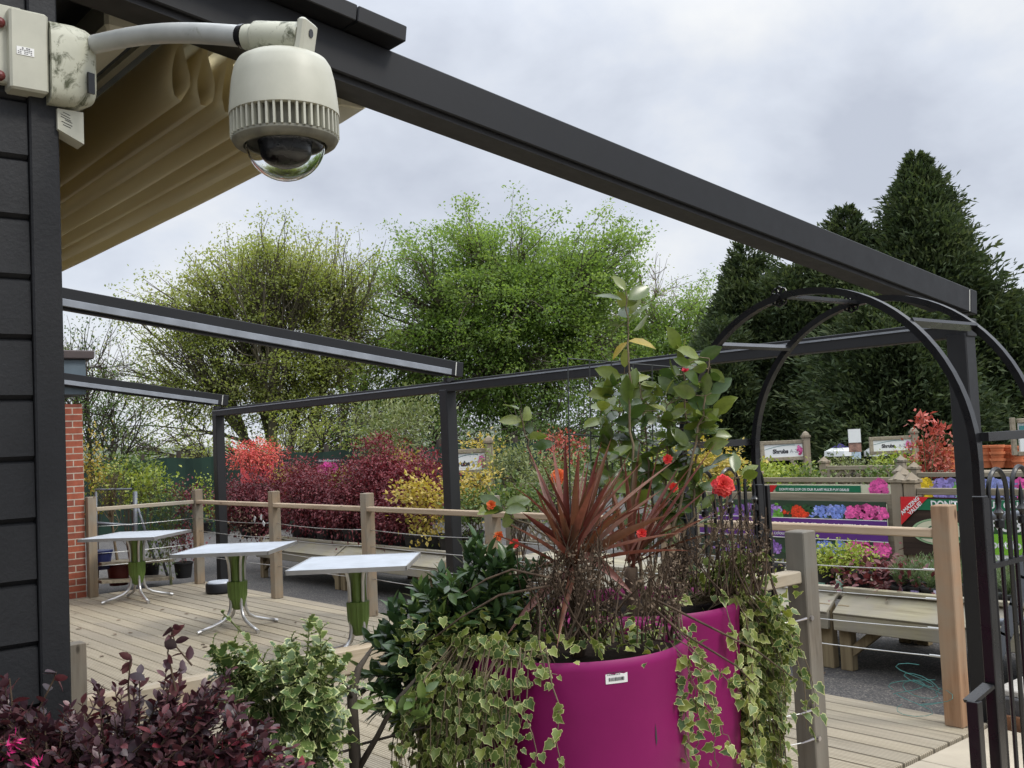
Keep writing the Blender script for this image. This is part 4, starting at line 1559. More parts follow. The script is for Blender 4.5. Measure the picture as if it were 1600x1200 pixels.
# tall info board and framed board at the right edge
ib = atd(1336, 690, 19)
t = thing('info_board', 'narrow upright white info board between the two far shrub signs', 'sign', ib)
axb = unit(RT * (1, 1, 0))
rotb = np.stack([axb, np.cross(AZ, axb), AZ], 1)
MB().box(atd(1335, 681, 19), (.225, .03, .25), rotb).build('upper_panel', M['white_board'], t)
MB().box(atd(1336, 699, 19), (.225, .03, .17), rotb).build('lower_panel', m_plain('board_photo', (0.28, 0.16, 0.12), .5, nscale=14, namt=.7), t)
MB().box(atd(1338, 711, 19), (.16, .04, .14), rotb).build('leaflet_box', m_plain('pale_blue_box', (0.42, 0.53, 0.62), .5), t)
p = atd(1336, 720, 19)
MB().box((p[0], p[1], (p[2] + GZ) / 2), (.2, .05, p[2] - GZ), rotb).build('stand', M['dark_steel'], t)

fb_ = atd(1603, 682, 12)
t = thing('framed_notice', 'timber framed white notice at the right edge above the terracotta pots', 'sign', fb_)
MB().box(atd(1612, 682, 12), (.30, .03, .40), rotb).build('board', M['white_board'], t)
fr = MB()
for x, y, w_, h_ in ((1612, 656.5, .34, .05), (1612, 708, .34, .05), (1583.5, 682, .05, .44), (1641, 682, .05, .44)):
    fr.box(atd(x, y, 12 - .01), (w_, .05, h_), rotb, bev=.004)
fr.build('frame', M['trellis'], t)
MB().box(atd(1606, 668, 11.975), (.20, .006, .05), rotb).build('heading', M['sign_teal'], t)
p = atd(1612, 715, 12)
MB().box((p[0], p[1], (p[2] + GZ) / 2), (.1, .1, p[2] - GZ), rotb).build('post', M['trellis_post'], t)

# maple signs behind the maples
def poster(x, y, w, h, D, label, cols, head):
    c = atd(x, y, D)
    t = thing('plant_poster', label, 'sign', c)
    ax = axb
    Wd, Hd = w * D / FPX, h * D / FPX
    MB().box(c, (Wd, .02, Hd), rotb).build('board', M['ink_dark'] if head == 'dark' else M['coral'], t)
    nzv = np.cross(ax, AZ)
    o = c - ax * Wd / 2 - AZ * Hd / 2 + nzv * .0105
    if head == 'coral':
        mbx = MB()
        rect(mbx, o, 0, Hd * .80, Wd * .72, Hd, .002, ax, AZ)
        hs_ = mbx.build('heading_strip', m_plain('slate_strip', (0.05, 0.06, 0.08), .5), t)
        text_mesh('heading', 'Acer palmatum', Hd * .17, o + ax * Wd * .03 + AZ * Hd * .84, ax, AZ, M['sign_white'], hs_, lift=.004)
    else:
        text_mesh('heading', 'Rhododendron', Hd * .20, o + ax * Wd * .12 + AZ * Hd * .80, ax, AZ, M['sign_white'], t, lift=.003)
        petals('flower_print', [(Wd * .45, Hd * .40, Hd * .36, (.72, .08, .38), 130, Hd * .09), (Wd * .22, Hd * .35, Hd * .25, (.75, .15, .42), 60, Hd * .08), (Wd * .70, Hd * .40, Hd * .28, (.66, .06, .30), 60, Hd * .09)], o, ax, AZ, t, .003)
    p = c
    MB().box((p[0] + .0, p[1] + .03, (p[2] + GZ) / 2), (.05, .03, p[2] - GZ), rotb).build('stake', M['trellis_post'], t)
    return t


poster(402, 738, 52, 33, 16.5, 'coral red maple poster with a dark heading strip', None, 'coral')
poster(513, 729, 38, 26, 15.0, 'black poster with pink flowers among the purple maples', None, 'dark')

# ---------------------------------------------------------------- windbreak fence on the left
wf = thing('windbreak_fence', 'dark green netting windbreak fence beneath the trees on the left', 'fence', (-20, 10, GZ))
wa, wb_ = np.array((-23.4, 6.5)), np.array((-15.6, 14.45))
nn_ = 14
for i in range(nn_ + 1):
    q = wa + (wb_ - wa) * i / nn_
    MB().box((q[0], q[1], .78), (.08, .08, 1.72), tint=.4).build('post', M['bark_dark'], wf)
V, F = [], []
for i in range(61):
    q = wa + (wb_ - wa) * i / 60
    off = .04 * math.sin(i * 1.7)
    for zz in (GZ, .5, 1.0, 1.50 + .02 * math.sin(i * .9)):
        V.append((q[0] + off * .7 + .06, q[1] - off * .7 - .06, zz))
F = [[i * 4 + j, i * 4 + 4 + j, i * 4 + 5 + j, i * 4 + 1 + j] for i in range(60) for j in range(3)]
MB().add(V, F).build('netting', M['mesh_green'], wf)

# ---------------------------------------------------------------- block edging, trolley, terracotta, parasols
t = thing('block_edging', 'low dark block edging with pale top and rusty strip beyond the gate', 'kerb', (-2.0, 5.5, 0))
MB().box((-1.1, 5.47, .06), (2.9, .16, .16), bev=.006).build('block', M['dark_block'], t)
MB().box((-1.1, 5.60, .155), (2.9, .34, .035), bev=.006).build('coping', M['plinth'], t)
MB().box((-1.1, 5.375, .02), (2.9, .025, .075), bev=.003).build('edging_strip', M['rust'], t)

t = thing('plant_trolley', 'grey tubular plant trolley seen through the gate at the right edge', 'trolley', (-2.4, 5.95, GZ))
for (a, b, r_) in (((1538, 807), (1680, 800), .025), ((1540, 973), (1680, 968), .022)):
    MB().tube([atY(*a, 5.95), atY(*b, 5.95)], r_, 12).build('rail', M['galv'], t, smooth=True, auto=50)
pp_ = [atY(x, y, 5.85) for x, y in ((1612, 850), (1600, 900), (1588, 945), (1572, 990), (1556, 1030), (1545, 1055))]
mbt = MB()
for a, b in zip(pp_[:-1], pp_[1:]):
    mbt.bar(a, b + (b - a) * .08, .07, .012, (0, 1, 0))
mbt.build('handle', M['galv'], t)
for x in (1660,):
    p = atY(x, 800, 5.95)
    MB().tube([(p[0], p[1], GZ), p], .02, 10).build('upright', M['galv'], t, smooth=True)

tcn_ = 0
for (x, y, s, D) in ((1470, 735, 1, 15.0), (1484, 735, 1.05, 14.8), (1500, 736, .9, 14.9), (1545, 733, 1, 14.2), (1560, 733, 1.1, 14), (1578, 733, 1, 14.1), (1592, 735, .95, 13.9)):
    base = atd(x, y, D)
    r0 = .085 * s
    cl = ('stack of orange terracotta pots left of the tall black post', 'stack of orange terracotta pots right of the tall black post')[x > 1520]
    ptm = MB()
    zz = base[2] + .02
    for k in range(3):
        ptm.lathe([(.0, zz), (r0 * .74, zz), (r0 * .95, zz + .09), (r0 * 1.08, zz + .092), (r0 * 1.10, zz + .125), (r0 * .96, zz + .126), (r0 * .9, zz + .06), (0, zz + .05)], (base[0], base[1], 0), 20, tint=random.random())
        zz += .092
    o = thing('terracotta_pots', cl, 'pots', (base[0], base[1], base[2]), 'stacks of terracotta pots ' + ('left' if x < 1520 else 'right') + ' of the tall post')
    ptm.build('pot_stack', M['terracotta'], o, smooth=True, auto=40)
t = thing('pot_table', 'pale display shelf carrying the stacks of terracotta pots', 'shelf', atd(1540, 745, 14.6))
a_, b_3 = atd(1440, 737, 15.2), atd(1640, 735, 13.9)
MB().bar(a_ - AZ * .012, b_3 - AZ * .012, .5, .03).build('shelf_top', M['trellis'], t)
for q in (a_ + (b_3 - a_) * .03, a_ + (b_3 - a_) * .97):
    MB().box((q[0], q[1], (q[2] - .03 + GZ) / 2), (.07, .07, q[2] - .03 - GZ)).build('leg', M['trellis_post'], t)
for i, (x, wdt, lbl) in enumerate(((1313, 36, 'far white parasol with dark top to the left of the info board'), (1368, 26, 'far white parasol with dark top to the right of the info board'))):
    c = atd(x, 703, 24)
    t = thing('parasol', lbl, 'parasol', (c[0], c[1], GZ))
    rr = wdt * 24 / FPX / 2 * 1.4
    MB().lathe([(rr, c[2] - .14), (rr * .98, c[2] - .02), (.03, c[2] + .13), (.0, c[2] + .14)], (c[0], c[1], 0), 8).build('canopy', M['white_board'], t)
    MB().lathe([(rr * .55, c[2] + .055), (.03, c[2] + .145), (.0, c[2] + .16)], (c[0], c[1], 0), 8).build('vent_cap', m_plain('deep_violet_cloth', (0.03, 0.02, 0.13), .8), t)
    MB().tube([(c[0], c[1], GZ), (c[0], c[1], c[2])], .025, 8).build('pole', M['trellis_post'], t)

# ================================================================ PLANTS
OV = T_oval()
RH = T_rhomb()
RH2 = T_rhomb(.22, .06)
IVY = T_lobed('ivy')
HOL = T_lobed('holly')
M['l_ivy'] = m_leaf('variegated_ivy_leaf', [(0.055, 0.105, 0.03), (0.10, 0.155, 0.04), (0.17, 0.22, 0.048), (0.30, 0.33, 0.06)], 0.42, edge=(0.48, 0.49, 0.20), transl=.22)
M['l_holly'] = m_leaf('variegated_holly_leaf', [(0.045, 0.09, 0.03), (0.08, 0.135, 0.042), (0.15, 0.20, 0.055)], 0.28, edge=(0.42, 0.46, 0.19), transl=.12, spec=.6)
M['l_loro'] = m_leaf('deep_purple_leaf', [(0.028, 0.015, 0.020), (0.048, 0.021, 0.030), (0.070, 0.030, 0.038), (0.10, 0.040, 0.044), (0.14, 0.046, 0.052), (0.25, 0.03, 0.05)], 0.42, transl=.15, spec=.6, tcol=(1.6, .8, .9))
M['l_laurel'] = m_leaf('dark_laurel_leaf', [(0.030, 0.064, 0.028), (0.042, 0.085, 0.034), (0.062, 0.11, 0.038), (0.095, 0.15, 0.042), (0.21, 0.29, 0.065)], 0.3, transl=.12, spec=.55)
M['l_cam'] = m_leaf('camellia_leaf', [(0.045, 0.085, 0.022), (0.075, 0.12, 0.026), (0.115, 0.16, 0.032), (0.175, 0.215, 0.040), (0.24, 0.255, 0.05)], 0.26, transl=.25, spec=.6)
M['l_cord'] = m_leaf('red_sword_leaf', [(0.11, 0.030, 0.022), (0.19, 0.055, 0.040), (0.16, 0.10, 0.05), (0.26, 0.11, 0.085), (0.36, 0.23, 0.19)], 0.42, transl=.16, tcol=(1.4, .8, .6))
M['l_dry'] = m_leaf('dry_brown_leaf', [(0.10, 0.07, 0.048), (0.17, 0.12, 0.08), (0.25, 0.185, 0.125)], 0.85, transl=.15, tcol=(1, 1, 1))
M['l_acer'] = m_leaf('purple_maple_leaf', [(0.060, 0.013, 0.020), (0.11, 0.022, 0.030), (0.17, 0.038, 0.046), (0.24, 0.07, 0.075)], 0.6, transl=.25, tcol=(1.4, .8, .8))
M['l_acer2'] = m_leaf('ruby_maple_leaf', [(0.11, 0.015, 0.024), (0.19, 0.032, 0.042), (0.27, 0.065, 0.072)], 0.6, transl=.25, tcol=(1.4, .8, .8))
M['l_coral'] = m_leaf('coral_maple_leaf', [(0.55, 0.07, 0.07), (0.70, 0.14, 0.12), (0.72, 0.22, 0.13)], 0.6, transl=.3, tcol=(1.2, .8, .8))
M['l_yel'] = m_leaf('yellow_leaf', [(0.30, 0.24, 0.04), (0.44, 0.32, 0.05), (0.54, 0.42, 0.12), (0.26, 0.27, 0.06)], 0.55, transl=.3)
M['l_lime'] = m_leaf('lime_leaf', [(0.16, 0.24, 0.03), (0.27, 0.33, 0.045), (0.42, 0.44, 0.10)], 0.55, transl=.3)
M['l_mid'] = m_leaf('mid_green_leaf', [(0.045, 0.085, 0.02), (0.075, 0.125, 0.03), (0.14, 0.19, 0.05), (0.22, 0.25, 0.09)], 0.55, transl=.28)
M['l_pale'] = m_leaf('pale_sage_leaf', [(0.10, 0.14, 0.05), (0.18, 0.21, 0.08), (0.28, 0.30, 0.14)], 0.6, transl=.28)
M['l_heuch'] = m_leaf('heuchera_leaf', [(0.05, 0.016, 0.020), (0.10, 0.025, 0.03), (0.16, 0.045, 0.045), (0.19, 0.09, 0.085)], 0.45, transl=.2, tcol=(1.4, .8, .8))
M['l_lav'] = m_leaf('lavender_leaf', [(0.09, 0.14, 0.06), (0.14, 0.20, 0.09), (0.21, 0.26, 0.15)], 0.6, transl=.25)
M['l_photinia'] = m_leaf('red_tip_leaf', [(0.10, 0.12, 0.03), (0.30, 0.09, 0.05), (0.48, 0.10, 0.07), (0.55, 0.16, 0.12)], 0.45, transl=.25, tcol=(1.2, .9, .8))
M['t_lime'] = m_leaf('fresh_sycamore_leaf', [(0.10, 0.165, 0.040), (0.15, 0.235, 0.058), (0.20, 0.29, 0.085), (0.27, 0.35, 0.125)], 0.6, transl=.55, tcol=(1.4, 1.4, .75))
M['t_olive'] = m_leaf('olive_spring_leaf', [(0.17, 0.21, 0.055), (0.23, 0.275, 0.075), (0.29, 0.325, 0.11), (0.31, 0.28, 0.14)], 0.6, transl=.52, tcol=(1.4, 1.4, .7))
M['t_mid'] = m_leaf('mid_green_tree_leaf', [(0.05, 0.09, 0.02), (0.08, 0.13, 0.03), (0.12, 0.175, 0.045)], 0.6, transl=.35)
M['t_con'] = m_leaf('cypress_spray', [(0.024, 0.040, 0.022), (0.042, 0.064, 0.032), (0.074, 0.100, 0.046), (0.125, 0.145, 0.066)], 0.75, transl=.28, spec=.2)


def in_blobs(blobs, n, shell=.55):
    """blobs: (centre, (rx, ry, rz)); points spread through the union, denser to the outside"""
    vol = np.array([np.prod(b[1]) for b in blobs])
    pick = rng.choice(len(blobs), n, p=vol / vol.sum())
    C = np.array([b[0] for b in blobs])[pick]
    RR = np.array([b[1] for b in blobs])[pick]
    d = rdir(n)
    r = rng.random(n) ** (1 / 3.0)
    r = shell + (1 - shell) * r if shell > 0 else r
    k = rng.random(n) < .25
    r = np.where(k, rng.random(n) ** (1 / 3.0), r)
    return C + d * RR * r[:, None], d


def kmeans(P, k, it=6):
    C = P[rng.choice(len(P), k, replace=False)].copy()
    for _ in range(it):
        D = ((P[:, None] - C[None]) ** 2).sum(2)
        a = D.argmin(1)
        for j in range(k):
            if (a == j).any():
                C[j] = P[a == j].mean(0)
    return C, a


def curved(p, q, n=5, wob=.06):
    L = np.linalg.norm(q - p)
    off = rng.normal(size=3) * L * wob
    u = np.linspace(0, 1, n)[:, None]
    return p + (q - p) * u + off * np.sin(u * math.pi)


def skeleton(mb, root, top, tips, k1, k2, r0, minr, sides=6):
    """limbs from the trunk to every tip through two levels of nodes"""
    c2, a2 = kmeans(tips, min(k2, len(tips)))
    c1, a1 = kmeans(c2, min(k1, len(c2)))
    L = np.linalg.norm(top - root)
    tr = curved(root, top, 7, .03)
    mb.tube(tr, np.linspace(r0, r0 * .45, 7), sides + 3, cap=False)
    for j in range(len(c1)):
        h = np.clip(.35 + .65 * rng.random(), 0, 1)
        s = root + (top - root) * h
        s = tr[int(round(h * 6))]
        e1 = s + (c1[j] - s) * .62
        rr = r0 * rng.uniform(.28, .42)
        pts = curved(s, e1, 6, .08)
        mb.tube(pts, np.linspace(rr, rr * .55, 6), sides, cap=False)
        for i in np.where(a1 == j)[0]:
            s2 = pts[rng.integers(2, 6)]
            e2 = s2 + (c2[i] - s2) * .72
            p2 = curved(s2, e2, 5, .09)
            r2 = max(minr * 1.6, rr * .42)
            mb.tube(p2, np.linspace(r2, r2 * .5, 5), max(4, sides - 1), cap=False)
            for tix in np.where(a2 == i)[0]:
                s3 = p2[rng.integers(1, 5)]
                mb.tube(curved(s3, tips[tix], 4, .08), np.linspace(max(minr, r2 * .45), minr * .6, 4), 3, cap=False)


def blobs_px(lst, D, ky=.8):
    out = []
    for x, y, rx, ry in lst:
        out.append((atd(x, y, D), (rx * D / FPX, rx * D / FPX * ky, ry * D / FPX)))
    return out


def tree(label, bx, D, bl, ntip, nleaf, lsize, lmat, bark, r0, k1=7, k2=50, top_y=None, spread=.035, group='broadleaf trees behind the windbreak', trunk_n=1, name='broadleaf_tree', minr=.014, tx=None, dens=.95):
    b = atd(bx, 705, D)
    base = np.array((b[0], b[1], GZ))
    t = thing(name, label, 'tree', base, group)
    blobs = blobs_px(bl, D)
    npf = max(12, ntip // 11)
    cen_, dd = in_blobs(blobs, npf, .45)
    sg = .020 * D
    tips = np.repeat(cen_, ntip // npf, 0)
    pr_ = np.repeat(rng.uniform(.45, 1.5, npf), ntip // npf)[:, None]
    pd_ = np.repeat(np.where(rng.random(npf) < .22, .3, rng.uniform(.75, 1.25, npf)), ntip // npf)
    tips = tips + rng.normal(size=tips.shape) * np.array((sg, sg, sg * .5)) * pr_
    out_ = rng.random(len(tips)) < .12
    tips[out_] += np.repeat(dd, ntip // npf, 0)[out_] * sg * rng.uniform(.5, 1.6, (out_.sum(), 1)) + (0, 0, sg * .3)
    ntip = len(tips)
    mb = MB()
    ty = top_y if top_y else np.mean([q[1] for q in bl])
    ks = [base + np.array((rng.uniform(-.6, .6), rng.uniform(-.6, .6), 0)) * (q > 0) for q in range(trunk_n)]
    part_ = np.array_split(rng.permutation(ntip), trunk_n) if trunk_n > 1 else [np.arange(ntip)]
    if trunk_n > 1:
        cc1, aa1 = kmeans(tips, trunk_n)
        part_ = [np.where(aa1 == q)[0] for q in range(trunk_n)]
    for q in range(trunk_n):
        tp = atd(tx or bx, ty, D)
        if trunk_n > 1 and len(part_[q]):
            tp = tips[part_[q]].mean(0) * np.array((1, 1, 1.0))
        if len(part_[q]) > 12:
            skeleton(mb, ks[q], tp, tips[part_[q]], k1, k2, r0 * (1 if trunk_n == 1 else .6), minr)
    mb.build('trunk', bark, t, smooth=True)
    m = nleaf // ntip
    pos = np.repeat(tips, m, 0) + rng.normal(size=(ntip * m, 3)) * (.052 + lsize * 1.35) * np.array((1.2, 1.2, .75))
    n = len(pos)
    yd = rdir(n) + np.array((0, 0, -.25))
    nr = rdir(n) * .75 + np.array((0, 0, 1.1))
    clump = np.repeat(np.repeat(rng.random(npf), ntip // npf) * .7 + rng.random(ntip) * .3, m)
    tint = np.clip(clump * .65 + rng.random(n) * .4, 0, 1)
    keep = rng.random(n) < np.repeat(np.clip(rng.normal(dens, .3, ntip) * pd_, .06, 1), m)
    pos, yd, nr, tint = pos[keep], yd[keep], nr[keep], tint[keep]
    n = len(pos)
    leaves('crown', RH, pos, yd, nr, lsize * rng.uniform(.6, 1.3, n), tint, lmat, t)
    return t


# broadleaf trees ------------------------------------------------
tree('tall fresh green sycamore in the middle of the tree belt', 808, 40,
     [(800, 400, 78, 80), (720, 440, 85, 75), (900, 440, 85, 72), (640, 500, 75, 80), (800, 500, 130, 90), (920, 530, 90, 70), (700, 590, 110, 70), (860, 600, 110, 70), (960, 400, 28, 40), (640, 430, 40, 40), (620, 600, 60, 60)],
     2500, 155000, .13, M['t_lime'], M['bark'], .42, 10, 120, 430)
tree('bushy olive green tree left of the tall sycamore', 440, 38,
     [(400, 440, 105, 60), (330, 480, 85, 70), (300, 560, 75, 80), (480, 470, 85, 72), (420, 560, 110, 80), (300, 640, 80, 45), (530, 520, 60, 80), (470, 640, 90, 50), (250, 470, 30, 35), (420, 405, 70, 30)],
     2300, 100000, .11, M['t_olive'], M['bark'], .34, 8, 100, 500, trunk_n=5, dens=.78, minr=.02)
tree('thin leaved tree with brownish buds behind the olive tree', 545, 43,
     [(520, 450, 70, 55), (560, 530, 50, 80), (590, 620, 60, 70)],
     600, 9000, .09, M['t_olive'], M['bark'], .2, 6, 50, 470, trunk_n=2)
tree('low rounded green tree right of the sycamore', 1050, 42,
     [(1040, 500, 75, 42), (1090, 520, 55, 50), (1000, 560, 70, 60), (1070, 600, 90, 70), (1110, 480, 30, 28)],
     900, 42000, .12, M['t_lime'], M['bark'], .24, 7, 50, 540)
tree('bare twiggy birch rising behind the low rounded tree', 1000, 47,
     [(1000, 450, 48, 50), (1030, 430, 25, 30), (985, 500, 50, 50)],
     520, 1600, .10, M['t_olive'], M['stem_pale'], .14, 6, 46, 430, name='birch_tree', minr=.013)
tree('dark shrubby tree beside the brick building', 165, 30,
     [(150, 640, 45, 60), (120, 600, 35, 50), (185, 670, 42, 40), (105, 660, 30, 50), (120, 550, 25, 40)],
     420, 7500, .085, M['t_mid'], M['bark_dark'], .12, 6, 40, 640, trunk_n=3)
tree('wispy budding tree over the roof of the brick building', 115, 36,
     [(105, 560, 30, 48), (140, 580, 40, 35), (185, 590, 40, 25)],
     260, 900, .075, M['t_olive'], M['twig'], .10, 5, 30, 580, minr=.010)
tree('green hedgerow tree filling the gap under the sycamore', 650, 34,
     [(640, 680, 110, 40), (760, 690, 110, 45), (560, 690, 80, 40), (860, 690, 90, 45), (960, 680, 80, 50)],
     700, 13000, .12, M['t_mid'], M['bark_dark'], .12, 8, 60, 690, trunk_n=4)
tree('olive hedgerow scrub below the budding tree', 420, 33,
     [(300, 705, 90, 26), (420, 700, 110, 30), (230, 705, 60, 26), (530, 690, 70, 34)],
     500, 9000, .10, M['t_olive'], M['bark_dark'], .08, 8, 50, 700, trunk_n=4)


# cypress belt ------------------------------------------------
def conifer(label, bx, top, bot, halfw, D, nsp, taper=1.0, lean=0, shape=None):
    b = atd(bx, 700, D)
    base = np.array((b[0], b[1], GZ))
    zt = atd(bx, top, D)[2]
    t = thing('cypress_tree', label, 'tree', base, 'dark cypress trees on the right')
    H = zt - GZ
    Rm = halfw * D / FPX
    MB().tube([base, base + (0, 0, H * .5), base + (0, 0, H * .96)], [Rm * .07, Rm * .045, .012], 8).build('trunk', M['bark_dark'], t, smooth=True)
    nsp = int(nsp * 2.6)
    nb = int(nsp / 34)
    hh = 1 - rng.random(nb) ** .62
    ang = rng.random(nb) * 2 * math.pi
    prof = (1 - hh) ** (.88 * taper) * Rm
    prof = prof * (1 + .22 * np.sin(ang * 3 + hh * 9 + bx) + .20 * rng.normal(size=nb)) + .08
    P, Y, S, Tn = [], [], [], []
    for i in range(nb):
        d = np.array((math.cos(ang[i]), math.sin(ang[i]), 0))
        start = base + np.array((0, 0, hh[i] * H))
        L = prof[i]
        n = 34
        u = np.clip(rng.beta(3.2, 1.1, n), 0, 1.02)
        rise = .28 + .5 * hh[i]
        p = start + d * (L * u)[:, None] + np.array((0, 0, 1)) * (L * rise * u ** 1.6 - .05)[:, None]
        p += rng.normal(size=(n, 3)) * np.array((.16, .16, .10)) * min(1, L * .6)
        P.append(p)
        Y.append(np.repeat((d * .9 + np.array((0, 0, rise * .9)))[None], n, 0) + rng.normal(size=(n, 3)) * .45)
        S.append(rng.uniform(.11, .24, n) * (.6 + .5 * min(1, L)))
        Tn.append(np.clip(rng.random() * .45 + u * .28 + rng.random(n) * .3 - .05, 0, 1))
    P, Y, S, Tn = map(np.concatenate, (P, Y, S, Tn))
    nr = rdir(len(P)) + np.array((0, 0, .8))
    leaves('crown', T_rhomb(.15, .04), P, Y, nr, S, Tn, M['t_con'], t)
    return t


conifer('tallest dark cypress with a pointed top behind the arch', 1462, 228, 700, 150, 28, 60000, 1.0)
conifer('broad dark cypress at the right edge of the view', 1575, 455, 700, 100, 27, 28000, .7)
conifer('shorter dark cypress just left of the tallest one', 1345, 318, 700, 112, 29, 36000, .85)
conifer('dark cypress left in the belt with a jagged top', 1180, 375, 700, 85, 31, 30000, .75)
conifer('dark cypress behind the garden arch crown', 1262, 415, 700, 105, 30, 34000, .55)
conifer('low dark cypress filling the belt behind the shrub signs', 1400, 470, 700, 120, 26, 26000, .5)
conifer('low dark cypress just right of the low rounded tree', 1135, 500, 700, 60, 29, 14000, .5)


# ------------------------------------------------ generic small shrubs
def shrub(name, label, cat, base, blobs, n, lmat, size, tpl=RH, stem=None, ntip=60, pot=None, r0=.012, up=.3, group=None, flat=.6, minr=.0022, stem_n=3, droop=0.0, leafspread=2.2, shell=.4):
    base = np.asarray(base, float)
    t = thing(name, label, cat, base, group)
    tips, dd = in_blobs(blobs, ntip, shell)
    mb = MB()
    cen = np.mean([b[0] for b in blobs], 0)
    soil = base + np.array((0, 0, pot[1] * .85 if pot else 0.0))
    for q in range(stem_n):
        sub = tips[q::stem_n]
        s = soil + np.array((rng.uniform(-.04, .04), rng.uniform(-.04, .04), 0)) * (stem_n > 1)
        if len(sub) > 8:
            skeleton(mb, s, s + (cen - s) * .75 + rng.normal(size=3) * .03, sub, 4, max(6, len(sub) // 5), r0, minr, 5)
    mb.build('stems', stem or M['twig'], t, smooth=True)
    m = max(1, n // ntip)
    pos = np.repeat(tips, m, 0) + rng.normal(size=(ntip * m, 3)) * size * leafspread * np.array((1, 1, flat))
    cdir = np.repeat(unit(tips - cen), m, 0)
    k = len(pos)
    yd = cdir * .7 + rdir(k) * .8 + np.array((0, 0, up - droop))
    nr = rdir(k) * .7 + np.array((0, 0, 1.0)) + cdir * .3
    tint = np.clip(np.repeat(rng.random(ntip), m) * .5 + rng.random(k) * .55, 0, 1)
    leaves('foliage', tpl, pos, yd, nr, size * rng.uniform(.6, 1.25, k), tint, lmat, t)
    if pot:
        r_, h_ = pot[:2]
        MB().lathe([(0, 0), (r_ * .78, 0), (r_ * .98, h_ * .88), (r_ * 1.06, h_ * .89), (r_ * 1.06, h_), (r_ * .96, h_), (r_ * .9, h_ * .85), (0, h_ * .84)], base, 18).build('pot', pot[2] if len(pot) > 2 else M['black_pot'], t, smooth=True, auto=40)
    return t


BT = .40          # bench top


def bpx(lst, D, ky=.8):
    return blobs_px(lst, D, ky)


# maples on the benches -------------------------------------------
def maple(label, x, top, hw, bot, Y, mat, n=8000, size=.048, grp='maples on the low benches', ky=.8, tpl=RH2):
    c = atY(x, (top + bot) / 2, Y)
    D = depth(c)
    hh = (bot - top) / 2
    bl = [(atd(x, top + hh * .55, D), (hw * .62 * D / FPX, hw * .6 * D / FPX, hh * .55 * D / FPX)),
          (atd(x - hw * .4, top + hh * 1.0, D), (hw * .62 * D / FPX, hw * .6 * D / FPX, hh * .6 * D / FPX)),
          (atd(x + hw * .42, top + hh * .95, D), (hw * .60 * D / FPX, hw * .6 * D / FPX, hh * .65 * D / FPX)),
          (atd(x, top + hh * 1.35, D), (hw * .9 * D / FPX, hw * .6 * D / FPX, hh * .6 * D / FPX)),
          (atd(x + hw * .1, top + hh * .15, D), (hw * .25 * D / FPX, hw * .25 * D / FPX, hh * .25 * D / FPX))]
    base = np.array((c[0], Y, BT))
    return shrub('maple', label, 'potted maple', base, bl, n, mat, size, tpl, M['stem_pale'], 150, (.13, .22), .012, .0, grp, .45, .0025, 1, .35, 2.4)


maple('dark red maple in front of the coral poster', 405, 730, 54, 838, 6.65, M['l_acer'], 9500, .05)
maple('coral pink maple above the poster', 398, 688, 36, 735, 7.35, M['l_coral'], 2000, .05)
maple('purple maple right of the second fence post, spilling over the rail', 492, 732, 60, 846, 6.62, M['l_acer'], 9000)
maple('purple maple behind the third fence post', 560, 738, 56, 846, 6.66, M['l_acer'], 9000)
maple('tallest ruby maple left of the yellow shrub', 598, 686, 52, 800, 7.15, M['l_acer2'], 8000)
maple('ruby maple hard against the pergola middle post', 655, 708, 50, 812, 7.15, M['l_acer2'], 7500)
maple('small ruby maple sprays behind the pink flower poster', 470, 712, 36, 770, 7.3, M['l_acer2'], 1800)
maple('purple maple low beside the yellow shrub', 625, 770, 40, 850, 6.6, M['l_acer'], 5500)
maple('purple maple filling the bench between the two poster stakes', 525, 730, 45, 800, 7.2, M['l_acer'], 5000)
c = atY(665, 800, 6.5)
D_ = depth(c)
shrub('yellow_shrub', 'bright yellow leaved shrub tumbling beside the pergola middle post', 'potted shrub', (c[0], 6.5, BT), bpx([(662, 775, 30, 22), (648, 768, 22, 14), (676, 800, 20, 30), (668, 832, 16, 26)], D_), 1100, M['l_yel'], .055, RH, None, 60, (.13, .2), .010, .1, None, .6, .003, 2, .2)
c = atY(738, 770, 7.0)
D_ = depth(c)
shrub('yellow_shrub', 'golden leaved shrub just right of the pergola middle post', 'potted shrub', (c[0], 7.0, BT), bpx([(745, 760, 20, 24), (730, 780, 18, 22), (758, 750, 12, 14)], D_), 700, M['l_yel'], .05, RH, None, 50, (.12, .2), .009, .1)
shrub('evergreen_shrub', 'dark variegated evergreen between the golden shrub and the fence post', 'potted shrub', atY(735, 800, 6.7) * (1, 1, 0) + (0, 0, BT), bpx([(728, 790, 22, 22), (745, 795, 22, 20), (780, 780, 16, 24), (715, 815, 14, 26)], depth(atY(738, 790, 6.7))), 900, M['l_mid'], .045, OV, None, 60, (.12, .2), .009, .2)
for x, y, hw, hh, Y, lm, lbl in ((440, 750, 20, 18, 7.3, 'l_yel', 'small yellow shrub behind the second fence post'), (322, 775, 18, 34, 6.5, 'l_lime', 'lime green shrub behind the fence corner post'), (540, 752, 10, 8, 7.0, 'l_lime', 'lime sprig below the pink flower poster'),
                                  (385, 815, 26, 16, 6.4, 'l_dry', 'low brownish plant in front of the dark red maple'), (350, 800, 18, 24, 6.4, 'l_mid', 'small green plant right of the pergola corner post'), (630, 725, 22, 18, 7.4, 'l_yel', 'pale gold sprays between the two ruby maples')):
    c = atY(x, y, Y)
    shrub('bench_plant', lbl, 'potted plant', (c[0], Y, BT), bpx([(x, y, hw, hh), (x + hw * .4, y + hh * .4, hw * .7, hh * .6)], depth(c)), 420, M[lm], .045, RH, None, 36, (.09, .15), .006, .2)
lb = thing('plant_labels', 'white plant labels leaning among the bench plants by the corner post', 'plant labels', atY(400, 815, 6.35))
